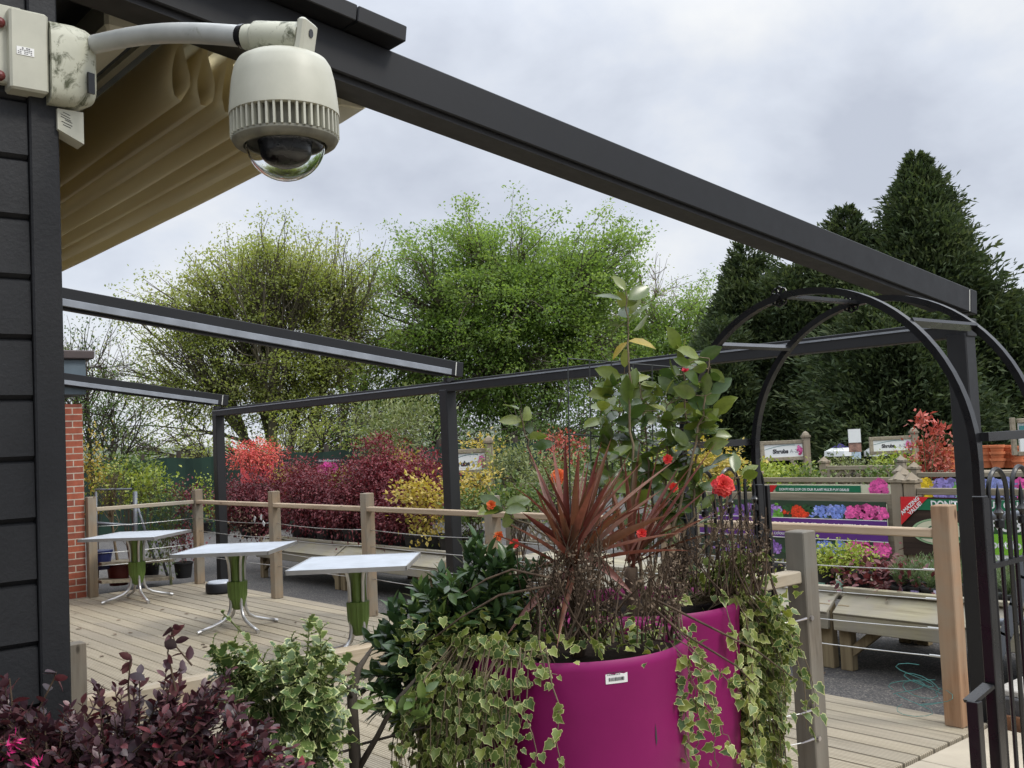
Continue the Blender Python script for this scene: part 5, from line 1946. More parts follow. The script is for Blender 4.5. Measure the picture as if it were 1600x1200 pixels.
for x, y, a in ((398, 811, .6), (412, 818, -.9), (362, 805, .2), (408, 808, .2)):
    MB().box(atY(x, y, 6.35), (.05, .004, .07), np.array(Matrix.Rotation(a, 3, 'Y'))).build('label', M['white_label'], lb)
# row of black pots along the bench of maples
for k, x in enumerate(np.linspace(-11.9, -8.7, 11)):
    o = thing('nursery_pot', 'black nursery pot in the row under the maples', 'plant pot', (x, 6.52 + .06 * (k % 2), BT), 'black nursery pots under the maples')
    MB().lathe([(0, 0), (.10, 0), (.125, .17), (.135, .172), (.135, .2), (.12, .2), (.115, .17), (0, .168)], o.location, 18).build('pot', M['black_pot'], o, smooth=True, auto=40)
    MB().tube(curved(np.array(o.location) + (0, 0, .16), np.array(o.location) + (rng.uniform(-.06, .06), 0, .45), 4, .1), [.006, .005, .005, .004], 5).build('stem', M['stem_pale'], o)

# plants beyond the side fence on the left -------------------------
def at_left(x, y, X):
    return atX(x, y, X)


c = atX(232, 765, -13.3)
D_ = depth(c)
t = shrub('standard_shrub', 'ball headed standard shrub with lime foliage left of the corner post', 'potted shrub', (c[0], c[1], .0), bpx([(235, 760, 26, 24), (222, 770, 20, 18)], D_), 900, M['l_lime'], .05, RH, M['stem_pale'], 60, (.12, .24), .012, .2, None, .7, .003, 1)
c = atX(183, 800, -13.0)
t = shrub('standard_shrub', 'twiggy standard shrub on a single pale stem beside the brick building', 'potted shrub', (c[0], c[1], .0), bpx([(180, 760, 34, 26), (178, 735, 26, 16), (160, 770, 22, 26)], depth(c)), 420, M['l_lime'], .045, RH, M['stem_pale'], 90, (.14, .26, m_plain('oxblood_pot', (0.12, 0.012, 0.01), .45)), .020, .2, None, .7, .004, 1, shell=.2)
c = atX(145, 730, -13.6)
shrub('climbing_shrub', 'yellow tipped climbing shrub against the brick wall', 'climber', (c[0], c[1], GZ), bpx([(143, 725, 12, 26), (150, 760, 12, 30), (142, 690, 8, 14)], depth(c)), 420, M['l_yel'], .05, RH, None, 40, None, .008)
c = atX(262, 820, -12.7)
shrub('climbing_shrub', 'hanging green climber on the trolley near the fence corner', 'climber', (c[0], c[1], GZ), bpx([(262, 800, 16, 34), (250, 850, 16, 36), (275, 770, 14, 18), (245, 790, 12, 24)], depth(c)), 1100, M['l_mid'], .045, RH2, M['stem_green'], 70, None, .006, -.4)
c = atX(285, 830, -12.9)
shrub('red_leaf_shrub', 'dark red leaved shrub just left of the fence corner post', 'potted shrub', (c[0], c[1], .0), bpx([(285, 800, 18, 34), (280, 850, 20, 22), (292, 770, 10, 16)], depth(c)), 900, M['l_acer'], .045, RH, None, 60, (.12, .2), .008, .1)
c = atX(198, 730, -15)
shrub('evergreen_shrub', 'rounded green shrub behind the trolley under the trees', 'shrub', (c[0], c[1], GZ), bpx([(200, 735, 40, 30), (170, 735, 30, 24), (225, 740, 26, 22)], depth(c)), 1100, M['l_mid'], .06, RH, None, 60, None, .012)
tr = thing('plant_trolley', 'metal frame plant trolley behind the side fence by the brick building', 'trolley', atX(205, 850, -12.9) * (1, 1, 0))
pr = lambda x, y, X=-12.9: atX(x, y, X)
for a, b, r_, nm in (((148, 765), (206, 764), .012, 'rail'), ((148, 817), (208, 821), .018, 'rail'), ((211, 768), (212, 880), .030, 'upright'), ((214, 790), (245, 885), .018, 'brace'), ((243, 845), (262, 900), .018, 'brace'), ((150, 768), (150, 915), .018, 'upright')):
    MB().tube([pr(*a), pr(*b)], r_, 8).build(nm, M['galv'], tr, smooth=True)
for y in (880, 908):
    a, b = pr(150, y), pr(262, y - 6)
    MB().bar(a, b, .4, .035).build('shelf', M['trellis'], tr)
p = pr(158, 874)
t = thing('plant_pot', 'dark blue plant pot on the trolley shelf', 'plant pot', p - (0, 0, .12))
MB().lathe([(0, 0), (.10, 0), (.13, .2), (.14, .2), (.14, .23), (.12, .23), (0, .19)], t.location, 18).build('pot', m_plain('deep_blue_pot', (0.012, 0.02, 0.09), .35), t, smooth=True, auto=40)
for q in range(14):
    pass

# shrubs beyond the fence between the posts and the arch ------------
for x, y, hw, hh, D, lm, n, sz, lbl in (
        (600, 660, 55, 55, 15.0, 'l_pale', 1600, .075, 'tall pale flowering shrub behind the ruby maples'),
        (640, 640, 40, 40, 16.5, 'l_pale', 1000, .075, 'tall pale shrub showing left of the pergola middle post'),
        (800, 720, 45, 34, 13.0, 'l_pale', 1500, .06, 'pale green shrub mass right of the half hidden sign'),
        (750, 705, 26, 22, 14.5, 'l_yel', 600, .06, 'golden shrub tip above the half hidden sign'),
        (862, 735, 38, 32, 11.5, 'l_pale', 1100, .055, 'soft sage shrub behind the red sword leaves'),
        (812, 778, 32, 20, 9.2, 'l_mid', 800, .05, 'low green shrub behind the lattice panel'),
        (880, 700, 36, 24, 15.5, 'l_photinia', 800, .06, 'rosy tipped shrub above the red sword leaves'),
        (935, 720, 36, 34, 13.0, 'l_mid', 900, .065, 'green shrub seen through the camellia'),
        (1045, 715, 40, 30, 12.0, 'l_lime', 1000, .055, 'lime shrub left of the arch lower tie bar'),
        (1105, 722, 50, 34, 11.0, 'l_yel', 1700, .06, 'golden euonymus mass framed by the garden arch'),
        (1185, 746, 36, 22, 11.5, 'l_lime', 1200, .05, 'lime hedge plant left of the first shrub sign'),
        (1225, 744, 38, 15, 12.5, 'l_lime', 1200, .05, 'yellow green hedge plant under the first shrub sign'),
        (1262, 748, 30, 14, 11.6, 'l_mid', 800, .05, 'feathery green plant right of the first shrub sign post'),
        (1325, 728, 50, 12, 17.0, 'l_pale', 900, .06, 'pale mixed shrubs under the info board'),
        (1400, 722, 18, 12, 16.0, 'l_lime', 500, .06, 'small yellow green conifer below the second shrub sign'),
        (1380, 745, 22, 12, 10.9, 'l_mid', 400, .05, 'small dark plant before the lattice panel'),
        (1455, 715, 24, 34, 12.5, 'l_photinia', 900, .06, 'red tipped bush right of the second shrub sign'),
        (1060, 770, 40, 22, 8.6, 'l_pale', 900, .05, 'silvery low plants behind the left gate leaf')):
    c = atd(x, y, D)
    bl = bpx([(x, y, hw * .8, hh * .8), (x - hw * .4, y + hh * .3, hw * .6, hh * .6), (x + hw * .45, y + hh * .25, hw * .55, hh * .65), (x + hw * .1, y + hh * .9, hw * .7, hh * .6)], D)
    nm = 'evergreen_shrub' if lm in ('l_mid', 'l_pale') else ('yellow_shrub' if lm in ('l_yel', 'l_lime') else 'red_tip_shrub')
    shrub(nm, lbl, 'shrub', (c[0], c[1], GZ), bl, n, M[lm], sz, RH if lm != 'l_pale' else RH2, None, 90, None, .012, .3)
t = thing('red_tip_shrub', 'coral tipped tall stems standing against the dark cypress', 'shrub', atd(1452, 735, 12.3) * (1, 1, 0) + (0, 0, GZ))
mb = MB()
P = []
for x, y in ((1441, 657), (1468, 672)):
    tp = atd(x, y, 12.3)
    mb.tube(curved(np.array(t.location) + (0, 0, .5), tp, 5, .04), [.008, .007, .006, .005, .004], 5)
    P.append(tp + rng.normal(size=(46, 3)) * (.055, .055, .04))
mb.build('stems', M['stem_green'], t)
P = np.concatenate(P)
leaves('foliage', RH2, P, rdir(len(P)) + (0, 0, .6), rdir(len(P)), .10 * rng.uniform(.7, 1.2, len(P)), .55 + .45 * rng.random(len(P)), M['l_photinia'], t)

# plants on the right-hand bench -------------------------------------
def bench_plant(name, label, x, y, Y, lm, n, size, hw, hh, tpl=RH, up=.3, pot=(.075, .12), group=None, droop=0):
    c = atY(x, y, Y)
    D = depth(c)
    bl = bpx([(x, y, hw, hh), (x - hw * .5, y + hh * .3, hw * .6, hh * .7), (x + hw * .5, y + hh * .3, hw * .6, hh * .7)], D)
    return shrub(name, label, 'potted plant', (c[0], Y, BT + .03), bl, n, M[lm], size, tpl, M['stem_green'], 50, pot, .005, up, group, .6, .0018, 2, droop)


bench_plant('yellow_euonymus', 'yellow euonymus in a black pot just right of the grey fence post', 1290, 876, 6.62, 'l_lime', 620, .032, 20, 14)
bench_plant('yellow_euonymus', 'yellow euonymus in a black pot left of the dark red heuchera', 1326, 873, 6.66, 'l_lime', 700, .032, 22, 15)
bench_plant('yellow_euonymus', 'small yellow euonymus beside the cut fence rail', 1212, 900, 6.6, 'l_lime', 260, .03, 18, 14)
for x, y, hw, lbl in ((1345, 907, 26, 'dark red heuchera on the bench nearest the euonymus'), (1378, 895, 24, 'dark red heuchera at the back of the bench below the banner'), (1408, 900, 18, 'dark red heuchera next to the lavender')):
    bench_plant('heuchera', lbl, x, y, 6.58 if y > 898 else 6.85, 'l_heuch', 260, .050, hw, 11, OV, .3)


def lavender(label, x, y, Y, h=37, w=16):
    c = atY(x, y, Y)
    D = depth(c)
    t = thing('lavender', label, 'potted plant', (c[0], Y, BT + .002), 'lavender pots on the bench')
    hh, ww = h * D / FPX, w * D / FPX
    MB().lathe([(0, 0), (.055, 0), (.066, .07), (.07, .07), (.07, .085), (.06, .085), (0, .07)], t.location, 14).build('pot', M['black_pot'], t, smooth=True, auto=40)
    b0 = np.array(t.location) + (0, 0, .07)
    P, Yd, S = [], [], []
    for k in range(46):
        d = unit(np.array((rng.normal() * .35, rng.normal() * .35, 1.0)))
        L = hh * rng.uniform(.55, 1.05)
        for u in np.linspace(.12, 1, 8):
            P.append(b0 + d * L * u + np.array((rng.normal() * .006, rng.normal() * .006, 0)))
            Yd.append(d + rdir(1)[0] * .55)
            S.append(.038 * rng.uniform(.7, 1.2))
    leaves('foliage', T_rhomb(.10, .02), np.array(P), np.array(Yd), rdir(len(P)), np.array(S), rng.random(len(P)), M['l_lav'], t)
    return t


k = 0
words = ('first', 'second', 'third', 'fourth', 'fifth', 'sixth')
for x, y, Y in ((1408, 925, 6.5), (1432, 925, 6.52), (1456, 927, 6.5), (1480, 928, 6.52), (1420, 915, 6.72), (1446, 915, 6.74), (1472, 917, 6.72), (1498, 917, 6.74), (1432, 905, 6.95), (1460, 906, 6.95), (1490, 907, 6.95)):
    lavender('green lavender pot between the heuchera and the right fence post', x, y, Y)
for x, y, Y in ((1552, 936, 6.5), (1575, 938, 6.5), (1600, 940, 6.5), (1560, 925, 6.75), (1588, 926, 6.75), (1570, 915, 7.0), (1600, 916, 7.0)):
    t = lavender('green lavender pot seen between the gate bars', x, y, Y)
    t['group'] = 'lavender pots behind the gate'
for i, (x, y, colr, lbl) in enumerate(((1345, 926, (.35, .12, .22), 'rosy plant label in front of the heuchera'), (1404, 926, (.22, .16, .30), 'lilac plant label nearest the heuchera'), (1429, 930, (.22, .17, .33), 'lilac plant label in the middle of the lavender row'), (1465, 930, (.55, .50, .62), 'pale plant label nearest the right fence post'), (1312, 914, (.20, .33, .25), 'green plant label on the euonymus pot'), (1283, 917, (.20, .33, .25), 'green plant label right of the grey fence post'))):
    c = atY(x, y, 6.44)
    t = thing('plant_label', lbl, 'plant label', c)
    MB().box(c, (.055, .006, .06), np.array(Matrix.Rotation(-.25, 3, 'X'))).build('card', m_plain('label_card_' + 'abcdef'[i], colr, .4, nscale=60, namt=.5), t)
    MB().box(c - (0, .0, .045), (.008, .004, .06)).build('stake', M['white_label'], t)

# ------------------------------------------------ foreground shrubs
def twig_bush(name, label, cat, base, blobs, ntw, per, tpl, size, lmat, stem, tw_len, up=.35, smooth=True, trunk=None, r0=.010, hang=0.0, whorl=False, tint_fn=None, stems_from=None):
    base = np.asarray(base, float)
    t = thing(name, label, cat, base)
    tips, dd = in_blobs(blobs, ntw, .72)
    cen = np.average([b[0] for b in blobs], axis=0, weights=[np.prod(b[1]) for b in blobs])
    mb = MB()
    src = base if stems_from is None else stems_from
    if trunk is not None:
        for pts, rr in trunk:
            mb.tube(pts, rr, 9, cap=True)
    c2, a2 = kmeans(tips, max(6, ntw // 14))
    for j in range(len(c2)):
        s = src + rng.normal(size=3) * (.05, .05, .02)
        e1 = s + (c2[j] - s) * .8
        pts = curved(s, e1, 6, .07)
        mb.tube(pts, np.linspace(r0, r0 * .35, 6), 6, cap=False)
        for i in np.where(a2 == j)[0]:
            s2 = pts[rng.integers(3, 6)]
            mb.tube(curved(s2, tips[i], 4, .08), np.linspace(r0 * .3, r0 * .12, 4), 4, cap=False)
    out = unit(unit(tips - cen) * .8 + np.array((0, 0, up)) + rng.normal(size=(ntw, 3)) * .35)
    P, Y, Nn, S, T = [], [], [], [], []
    for i in range(ntw):
        L = tw_len * rng.uniform(.5, 1.2)
        d = out[i]
        a = np.cross(d, (0, 0, 1))
        a = unit(a)
        b = np.cross(d, a)
        mb.tube([tips[i] - d * L * .3, tips[i] + d * L * .35, tips[i] + d * L + np.array((0, 0, -hang * L * .3))], [.0022, .0016, .0009], 4, cap=False)
        ct = rng.random()
        th = rng.random() * 6
        for k in range(per):
            u = (k + .6) / per
            if whorl:
                u = u ** .5
            th += 2.4
            side = math.cos(th) * a + math.sin(th) * b
            P.append(tips[i] + d * L * (u * 1.2 - .2))
            Y.append(side * (1 - .45 * u) + d * (.35 + .7 * u) + np.array((0, 0, -hang)) + rng.normal(size=3) * .2)
            Nn.append(d + np.array((0, 0, .9)) + rng.normal(size=3) * .3)
            S.append(size * rng.uniform(.65, 1.2) * (1.0 - .35 * u * (not whorl)))
            T.append(np.clip(ct * .55 + rng.random() * .45 + (.12 * u), 0, 1) if tint_fn is None else tint_fn(ct, u))
    mb.build('stems', stem, t, smooth=True)
    leaves('foliage', tpl, np.array(P), np.array(Y), np.array(Nn), np.array(S), np.array(T), lmat, t, smooth)
    return t


# purple loropetalum in front of the black corner
b0 = atd(180, 1300, 2.2)
bl = bpx([(50, 1186, 95, 74), (-30, 1176, 80, 76), (150, 1192, 95, 68), (240, 1182, 90, 76), (310, 1165, 75, 76), (370, 1215, 70, 62), (320, 1240, 130, 62), (120, 1255, 160, 62), (295, 1130, 40, 34), (415, 1235, 40, 42)], 2.15, .7)
lo_ = twig_bush('purple_shrub', 'deep purple leaved shrub with pink flecks in the bottom left corner', 'shrub', (b0[0], b0[1], 0.0), bl, 620, 12, T_oval(.33, .06, .1), .033, M['l_loro'], M['twig'], .085, .45, tint_fn=lambda ct, u: float(np.clip(ct * .4 + rng.random() ** 1.6 * .62, 0, 1)))
# tall sprigs
sp = MB()
P, Y, S, T = [], [], [], []
for pts_, in ((((300, 1040), (275, 1010), (268, 985)),), (((205, 1120), (200, 1075), (203, 1040), (205, 1030)),), (((275, 1080), (262, 1020), (270, 980)),), (((60, 1110), (85, 1060), (88, 1050)),), (((20, 1110), (15, 1060)),)):
    q = np.array([atd(x, y, 2.1) for x, y in pts_])
    MB().tube(q, np.linspace(.0022, .0012, len(q)), 5).build('sprig', M['twig'], lo_)
    for i in range(len(q) - 1):
        for u in (.25, .6, .95):
            p = q[i] + (q[i + 1] - q[i]) * u
            P.append(p)
            Y.append(rdir(1)[0] + np.array((0, 0, .2)))
            S.append(rng.uniform(.024, .04))
            T.append(rng.random() * .8)
leaves('sprig_leaves', T_oval(.33, .06, .1), np.array(P), np.array(Y), rdir(len(P)) + (0, 0, 1), np.array(S), np.array(T), M['l_loro'], lo_, True)
P = []
for x, y in ((22, 1158), (14, 1175), (55, 1193)):
    P.append(atd(x, y, 2.02) + rng.normal(size=(14, 3)) * .006)
P = np.concatenate(P)
leaves('blossom', T_rhomb(.12, .02), P, rdir(len(P)), rdir(len(P)), .018, rng.random(len(P)), m_leaf('fuchsia_fringe', [(0.62, 0.012, 0.17), (0.72, 0.05, 0.25)], .5, transl=.2, tcol=(1, 1, 1)), lo_)

# variegated holly
b0 = atd(480, 1400, 2.7)
bl = bpx([(420, 1075, 55, 40), (465, 1095, 68, 55), (390, 1068, 40, 26), (440, 1130, 80, 60), (480, 1130, 50, 60), (370, 1080, 40, 40), (485, 1045, 35, 40)], 2.62, .6)
twig_bush('variegated_holly', 'cream edged variegated holly between the purple shrub and the slim trunk', 'shrub', (b0[0], b0[1], 0.0), bl, 95, 10, HOL, .050, M['l_holly'], M['stem_green'], .10, .45)
# a stray holly twig leaning over the table feet
tw = thing('holly_twig', 'lone leafy holly twig leaning before the middle table foot', 'plant', atd(400, 1010, 2.75))
q = np.array([atd(x, y, 2.75) for x, y in ((395, 1010), (375, 985), (355, 965), (345, 955))])
MB().tube(q, [.004, .003, .0022, .0015], 5).build('stem', M['stem_green'], tw)
P = np.concatenate([q[i] + (q[i + 1] - q[i]) * np.linspace(0, 1, 4)[:, None] for i in range(3)])
leaves('leaf_cluster', HOL, P, rdir(len(P)), rdir(len(P)) + (0, 0, 1), .016 * rng.uniform(.7, 1.2, len(P)), rng.random(len(P)), M['l_holly'], tw)

# dark laurel on a slim trunk
b0 = atd(556, 1420, 2.95)
base = np.array((b0[0], b0[1], 0.0))
tk = [(np.array([base, atd(556, 1215, 2.95), atd(553, 1150, 2.95), atd(550, 1085, 2.96), atd(560, 1045, 3.0), atd(580, 1015, 3.05)]), [.021, .018, .017, .015, .010, .005]),
      (np.array([atd(558, 1205, 2.95), atd(590, 1150, 2.93), atd(615, 1100, 2.95), atd(650, 1060, 3.0)]), [.010, .008, .007, .004]),
      (np.array([atd(553, 1095, 2.96), atd(530, 1055, 2.9), atd(505, 1025, 2.85)]), [.007, .005, .003]),
      (np.array([atd(552, 1170, 2.95), atd(480, 1190, 2.9), atd(440, 1200, 2.86)]), [.004, .004, .003]),
      (np.array([atd(556, 1165, 2.95), atd(650, 1140, 3.0), atd(720, 1120, 3.05)]), [.004, .004, .003])]
bl = bpx([(750, 930, 40, 26), (690, 985, 44, 36), (645, 1035, 38, 34), (770, 970, 50, 40), (710, 1020, 56, 50), (700, 1085, 45, 40), (805, 925, 30, 26), (655, 1095, 28, 24), (750, 1060, 50, 60)], 3.2, .55)
twig_bush('laurel_tree', 'dark green laurel on a slim bare trunk left of the stickered planter', 'shrub tree', base, bl + bpx([(618, 1078, 32, 28), (690, 940, 26, 20)], 3.15, .55), 300, 11, T_oval(.21, .06, .12), .060, M['l_laurel'], M['bark_dark'], .11, .5, trunk=tk, r0=.0045, whorl=True, stems_from=atd(690, 1000, 3.15), tint_fn=lambda ct, u: float(np.clip(ct * .35 + rng.random() * .35 + (u > .9) * rng.random() * .5, 0, 1)))
P, Y = [], []
lt = thing('leafy_sprig', 'fresh light green sprig on the low branch of the slim trunk', 'plant', atd(600, 1100, 2.9))
for x, y in ((585, 1095), (610, 1105), (640, 1110), (665, 1120), (660, 1095)):
    p = atd(x, y, 2.9)
    for k in range(9):
        P.append(p + rng.normal(size=3) * .012)
        Y.append(rdir(1)[0] + np.array((0, 0, .5)))
P, Y = np.array(P), np.array(Y)
leaves('leaf_cluster', T_oval(.24, .06, .12), P, Y, rdir(len(P)) + (0, 0, 1), .055 * rng.uniform(.6, 1.1, len(P)), .55 + .45 * rng.random(len(P)), M['l_laurel'], lt, True)
MB().tube([atd(560, 1105, 2.93), atd(610, 1108, 2.9), atd(668, 1118, 2.9)], [.004, .003, .002], 5).build('stem', M['stem_green'], lt)


# ------------------------------------------------ ivy round the planters
def ivy(label, c, rad, h, arcs, size=.052, mound=None):
    """arcs: (angle from, angle to, number of strands, min length, max length, outward)"""
    t = thing('trailing_ivy', label, 'ivy', (c[0], c[1], h))
    mb = MB()
    P, Y, Nn, S, T = [], [], [], [], []
    cz = np.array((c[0], c[1], 0))
    for a0, a1, n, l0, l1, outw in arcs:
        for _ in range(n):
            a = R(rng.uniform(a0, a1))
            er_ = np.array((math.cos(a), math.sin(a), 0))
            et_ = np.array((-math.sin(a), math.cos(a), 0))
            L = rng.uniform(l0, l1)
            o_ = outw * rng.uniform(.3, 1.3)
            sw = rng.normal() * .06
            pts = [cz + er_ * (rad * rng.uniform(.5, .8)) + np.array((0, 0, h - .02)), cz + er_ * (rad * .97 + o_ * .15) + np.array((0, 0, h + rng.uniform(.01, .06)))]
            m = max(3, int(L / .045))
            ph = rng.random() * 6
            for k in range(1, m + 1):
                u = k / m
                rr = rad + .012 + o_ * (.35 + .65 * math.sin(min(1, u * 1.2) * math.pi * .55))
                pts.append(cz + er_ * rr + et_ * (sw * u + .018 * math.sin(u * 7 + ph)) + np.array((0, 0, h - L * u)))
            pts = np.array(pts)
            mb.tube(pts, np.linspace(.0026, .0013, len(pts)), 4, cap=False)
            ct = rng.random()
            for k in range(1, len(pts)):
                for rep in range(2 if rng.random() < .72 else 1):
                    p = pts[k] + rng.normal(size=3) * .010
                    s_ = rng.choice((-1, 1))
                    P.append(p)
                    Y.append(et_ * s_ * rng.uniform(.2, 1) + er_ * rng.uniform(.1, .7) + np.array((0, 0, -rng.uniform(.3, 1.0))))
                    Nn.append(er_ * .5 + np.array((.45, -.4, .5)) + rng.normal(size=3) * .42)
                    S.append(size * rng.uniform(.45, 1.15))
                    T.append(np.clip(ct * .5 + rng.random() * .5, 0, 1))
    for (x, y, rx, ry, d, n) in (mound or []):
        p = atd(x, y, d) + rng.normal(size=(n, 3)) * np.array((rx, rx, ry)) * d / FPX * .55
        for q in p:
            P.append(q)
            Y.append(rdir(1)[0] + np.array((0, 0, -.1)) + .5 * unit(q - cz - (0, 0, h - .1)))
            Nn.append(np.array((0, -.2, 1.0)) + rng.normal(size=3) * .5)
            S.append(size * rng.uniform(.45, 1.1))
            T.append(rng.random())
    mb.build('stems', M['stem_pale'], t, smooth=True)
    leaves('foliage', IVY, np.array(P), np.array(Y), np.array(Nn), np.array(S), np.array(T), M['l_ivy'], t)
    return t


def view_ang(c):          # angle that faces the camera, in degrees
    return math.degrees(math.atan2(-c[1], -c[0]))


va = view_ang(P1)
# angles: decreasing = towards picture left
h1, h2 = P1[2] + .012, P2[2] + .006
ivy('variegated ivy spilling over the left side of the stickered planter', P1, PR, h1,
    [(va - 110, va - 48, 48, .25, .75, .10), (va - 60, va - 28, 30, .12, .7, .045), (va - 26, va - 10, 5, .12, .55, .03), (va - 20, va - 8, 2, .01, .03, .015), (va - 120, va - 60, 30, .2, .6, .16)], .034,
    [(735, 985, 70, 30, 3.15, 150), (690, 1010, 50, 40, 3.1, 160), (800, 965, 60, 26, 3.2, 110), (870, 980, 130, 20, 3.25, 190), (850, 1000, 120, 10, 3.1, 110), (1000, 995, 60, 12, 3.2, 70), (760, 960, 60, 26, 3.2, 120), (780, 1012, 60, 16, 3.0, 40), (680, 1090, 40, 90, 3.05, 170)])
va2 = view_ang(P2)
ivy('variegated ivy hanging down the right side of the rear planter', P2, PR, h2,
    [(va2 + 88, va2 + 130, 54, .3, .9, .10), (va2 + 40, va2 + 84, 4, .2, .8, .03), (va2 + 84, va2 + 130, 22, .15, .5, .20), (va2 + 10, va2 + 40, 4, .3, .75, .03)], .043,
    [(1140, 895, 40, 26, 3.85, 130), (1090, 912, 40, 14, 3.85, 60), (1195, 960, 34, 60, 3.85, 150), (1168, 1090, 26, 110, 3.8, 330), (1215, 1000, 22, 60, 3.8, 80), (1155, 875, 26, 14, 3.8, 40)])
# long strands crossing from the front planter to the right
ls = thing('trailing_ivy', 'thin straggling ivy runners between the two magenta planters', 'ivy', atd(1080, 1050, 3.2))
mb = MB()
P, Y, Nn, S = [], [], [], []
for pts_ in (((1045, 1000), (1090, 1060), (1115, 1140), (1120, 1200)), ((1050, 1005), (1100, 1090), (1135, 1150), (1160, 1190)), ((1030, 1010), (1045, 1050), (1058, 1095), (1070, 1140)), ((1060, 1000), (1140, 1060), (1165, 1100)), ((1075, 1030), (1090, 1110), (1090, 1170)), ((1040, 1000), (1060, 1070), (1072, 1120), (1075, 1190))):
    q = np.array([atd(x, y, 3.0) for x, y in pts_])
    u = np.linspace(0, len(q) - 1, 22)
    q = np.stack([np.interp(u, np.arange(len(q)), q[:, i]) for i in range(3)], 1) + rng.normal(size=(22, 3)) * .004
    mb.tube(q, .0018, 4, cap=False)
    for k in range(3, 22):
        if rng.random() < .8:
            P.append(q[k] + rng.normal(size=3) * .012)
            Y.append(rdir(1)[0] + np.array((0, 0, -.6)))
            Nn.append(np.array((.7, -.7, .5)) + rng.normal(size=3) * .5)
            S.append(.036 * rng.uniform(.5, 1.2))
mb.build('stems', M['stem_pale'], ls, smooth=True)
leaves('foliage', IVY, np.array(P), np.array(Y), np.array(Nn), np.array(S), rng.random(len(P)), M['l_ivy'], ls)


# ------------------------------------------------ sword-leaved cordylines
def blade_mesh(specs):
    V, F, T, E_ = [], [], [], []
    q = 0
    for base, d, L, w, droop, tint in specs:
        d = unit(np.asarray(d, float))
        side = unit(np.cross(d, (0, 0, 1)) + 1e-4)
        nrm = np.cross(side, d)
        tw = rng.normal() * .5
        side = side * math.cos(tw) + nrm * math.sin(tw)
        k = 9
        for i in range(k):
            u = i / (k - 1)
            wd = w * (0.45 + .55 * min(1, u / .3)) if u < .3 else w * (1 - ((u - .3) / .7) ** 1.8)
            wd = max(wd, .0006)
            p = base + d * L * u + np.array((0, 0, -droop * L * u ** 2.2)) + nrm * .0
            keel = np.cross(side, d) * wd * .35
            V += [p - side * wd / 2 + keel, p, p + side * wd / 2 + keel]
            T += [tint] * 3
        for i in range(k - 1):
            a = q + i * 3
            F += [[a, a + 1, a + 4, a + 3], [a + 1, a + 2, a + 5, a + 4]]
        q += k * 3
    return np.array(V), np.array(F), np.array(T)


def cordyline(label, head, soil, D, tips, extra, w=.027):
    t = thing('cordyline', label, 'sword-leaved plant', soil)
    MB().tube(curved(np.asarray(soil), head - np.array((0, 0, .02)), 6, .03), np.linspace(.022, .026, 6), 10).build('stem', M['twig'], t, smooth=True)
    sp_ = []
    for x, y, dd, droop in tips:
        tp = atd(x, y, D + dd)
        b_ = head + rng.normal(size=3) * .012 + np.array((0, 0, rng.uniform(-.03, .03)))
        v_ = tp - b_
        L = np.linalg.norm(v_)
        v_ = v_ + np.array((0, 0, droop * L))
        sp_.append((b_, v_, L, w * rng.uniform(.8, 1.15), droop, rng.random()))
    for _ in range(extra):
        d = unit(np.array((rng.normal() * .7, rng.normal() * .7, rng.uniform(.9, 2.2))))
        sp_.append((head + rng.normal(size=3) * .012, d, rng.uniform(.22, .42), w * rng.uniform(.6, 1), rng.uniform(0, .3), rng.random()))
    V, F, T = blade_mesh(sp_)
    np_mesh('sword_leaves', V, F, M['l_cord'], t, T, np.zeros(len(T)), True)
    return t


hd = atd(895, 880, 3.2)
cordyline('red sword leaved cordyline rising from the stickered planter', hd, (hd[0], hd[1], h1 - .08), 3.2,
          [(845, 720, -.1, 0), (883, 680, 0, 0), (905, 700, -.1, 0), (940, 690, .05, 0), (955, 685, .05, 0), (862, 690, .1, 0), (835, 760, -.15, .0), (815, 800, -.1, .02), (820, 690, .1, 0), (960, 740, -.1, 0), (985, 705, .1, 0), (1005, 720, .1, .02), (1060, 715, .12, .03), (1040, 760, 0, .05), (1075, 830, .1, .08),
           (1080, 860, .05, .12), (760, 830, -.05, .08), (790, 815, -.2, .08), (975, 790, -.25, 0), (930, 750, -.3, 0), (870, 780, -.3, 0), (805, 985, -.12, .25), (982, 925, -.15, .2), (875, 1000, -.25, .35), (740, 960, .1, .3), (1050, 800, -.2, .08), (850, 830, -.3, .05), (920, 720, .2, 0), (900, 740, -.25, 0)], 30)
hd = atd(985, 878, 3.75)
cordyline('red sword leaved cordyline in the rear planter behind the first one', hd, (hd[0], hd[1], h2 - .08), 3.75,
          [(1120, 690, .0, 0), (1090, 715, -.1, 0), (1030, 700, 0, 0), (1000, 690, .1, 0), (975, 715, 0, 0), (1060, 730, .1, 0), (1110, 760, 0, .04), (1120, 830, 0, .1), (950, 740, .1, 0), (1045, 775, -.1, .0), (1130, 795, -.1, .08)], 14, .025)
# thin brown whips hanging out of the front planter
wh = thing('dry_stalks', 'long dry arching stalks reaching out of the stickered planter', 'dry plant', atd(900, 960, 3.15))
mb = MB()
for pts_ in (((1020, 935), (1100, 975), (1180, 1015), (1240, 1060)), ((1010, 940), (1060, 985), (1150, 1040), (1180, 1070)), ((860, 915), (780, 930), (720, 965), (660, 1010)), ((870, 905), (800, 890), (760, 905), (720, 930))):
    q = np.array([atd(x, y, 3.0) for x, y in pts_])
    MB().tube(q, [.004, .0035, .003, .0015], 5).build('stalk', M['twig'], wh, smooth=True)


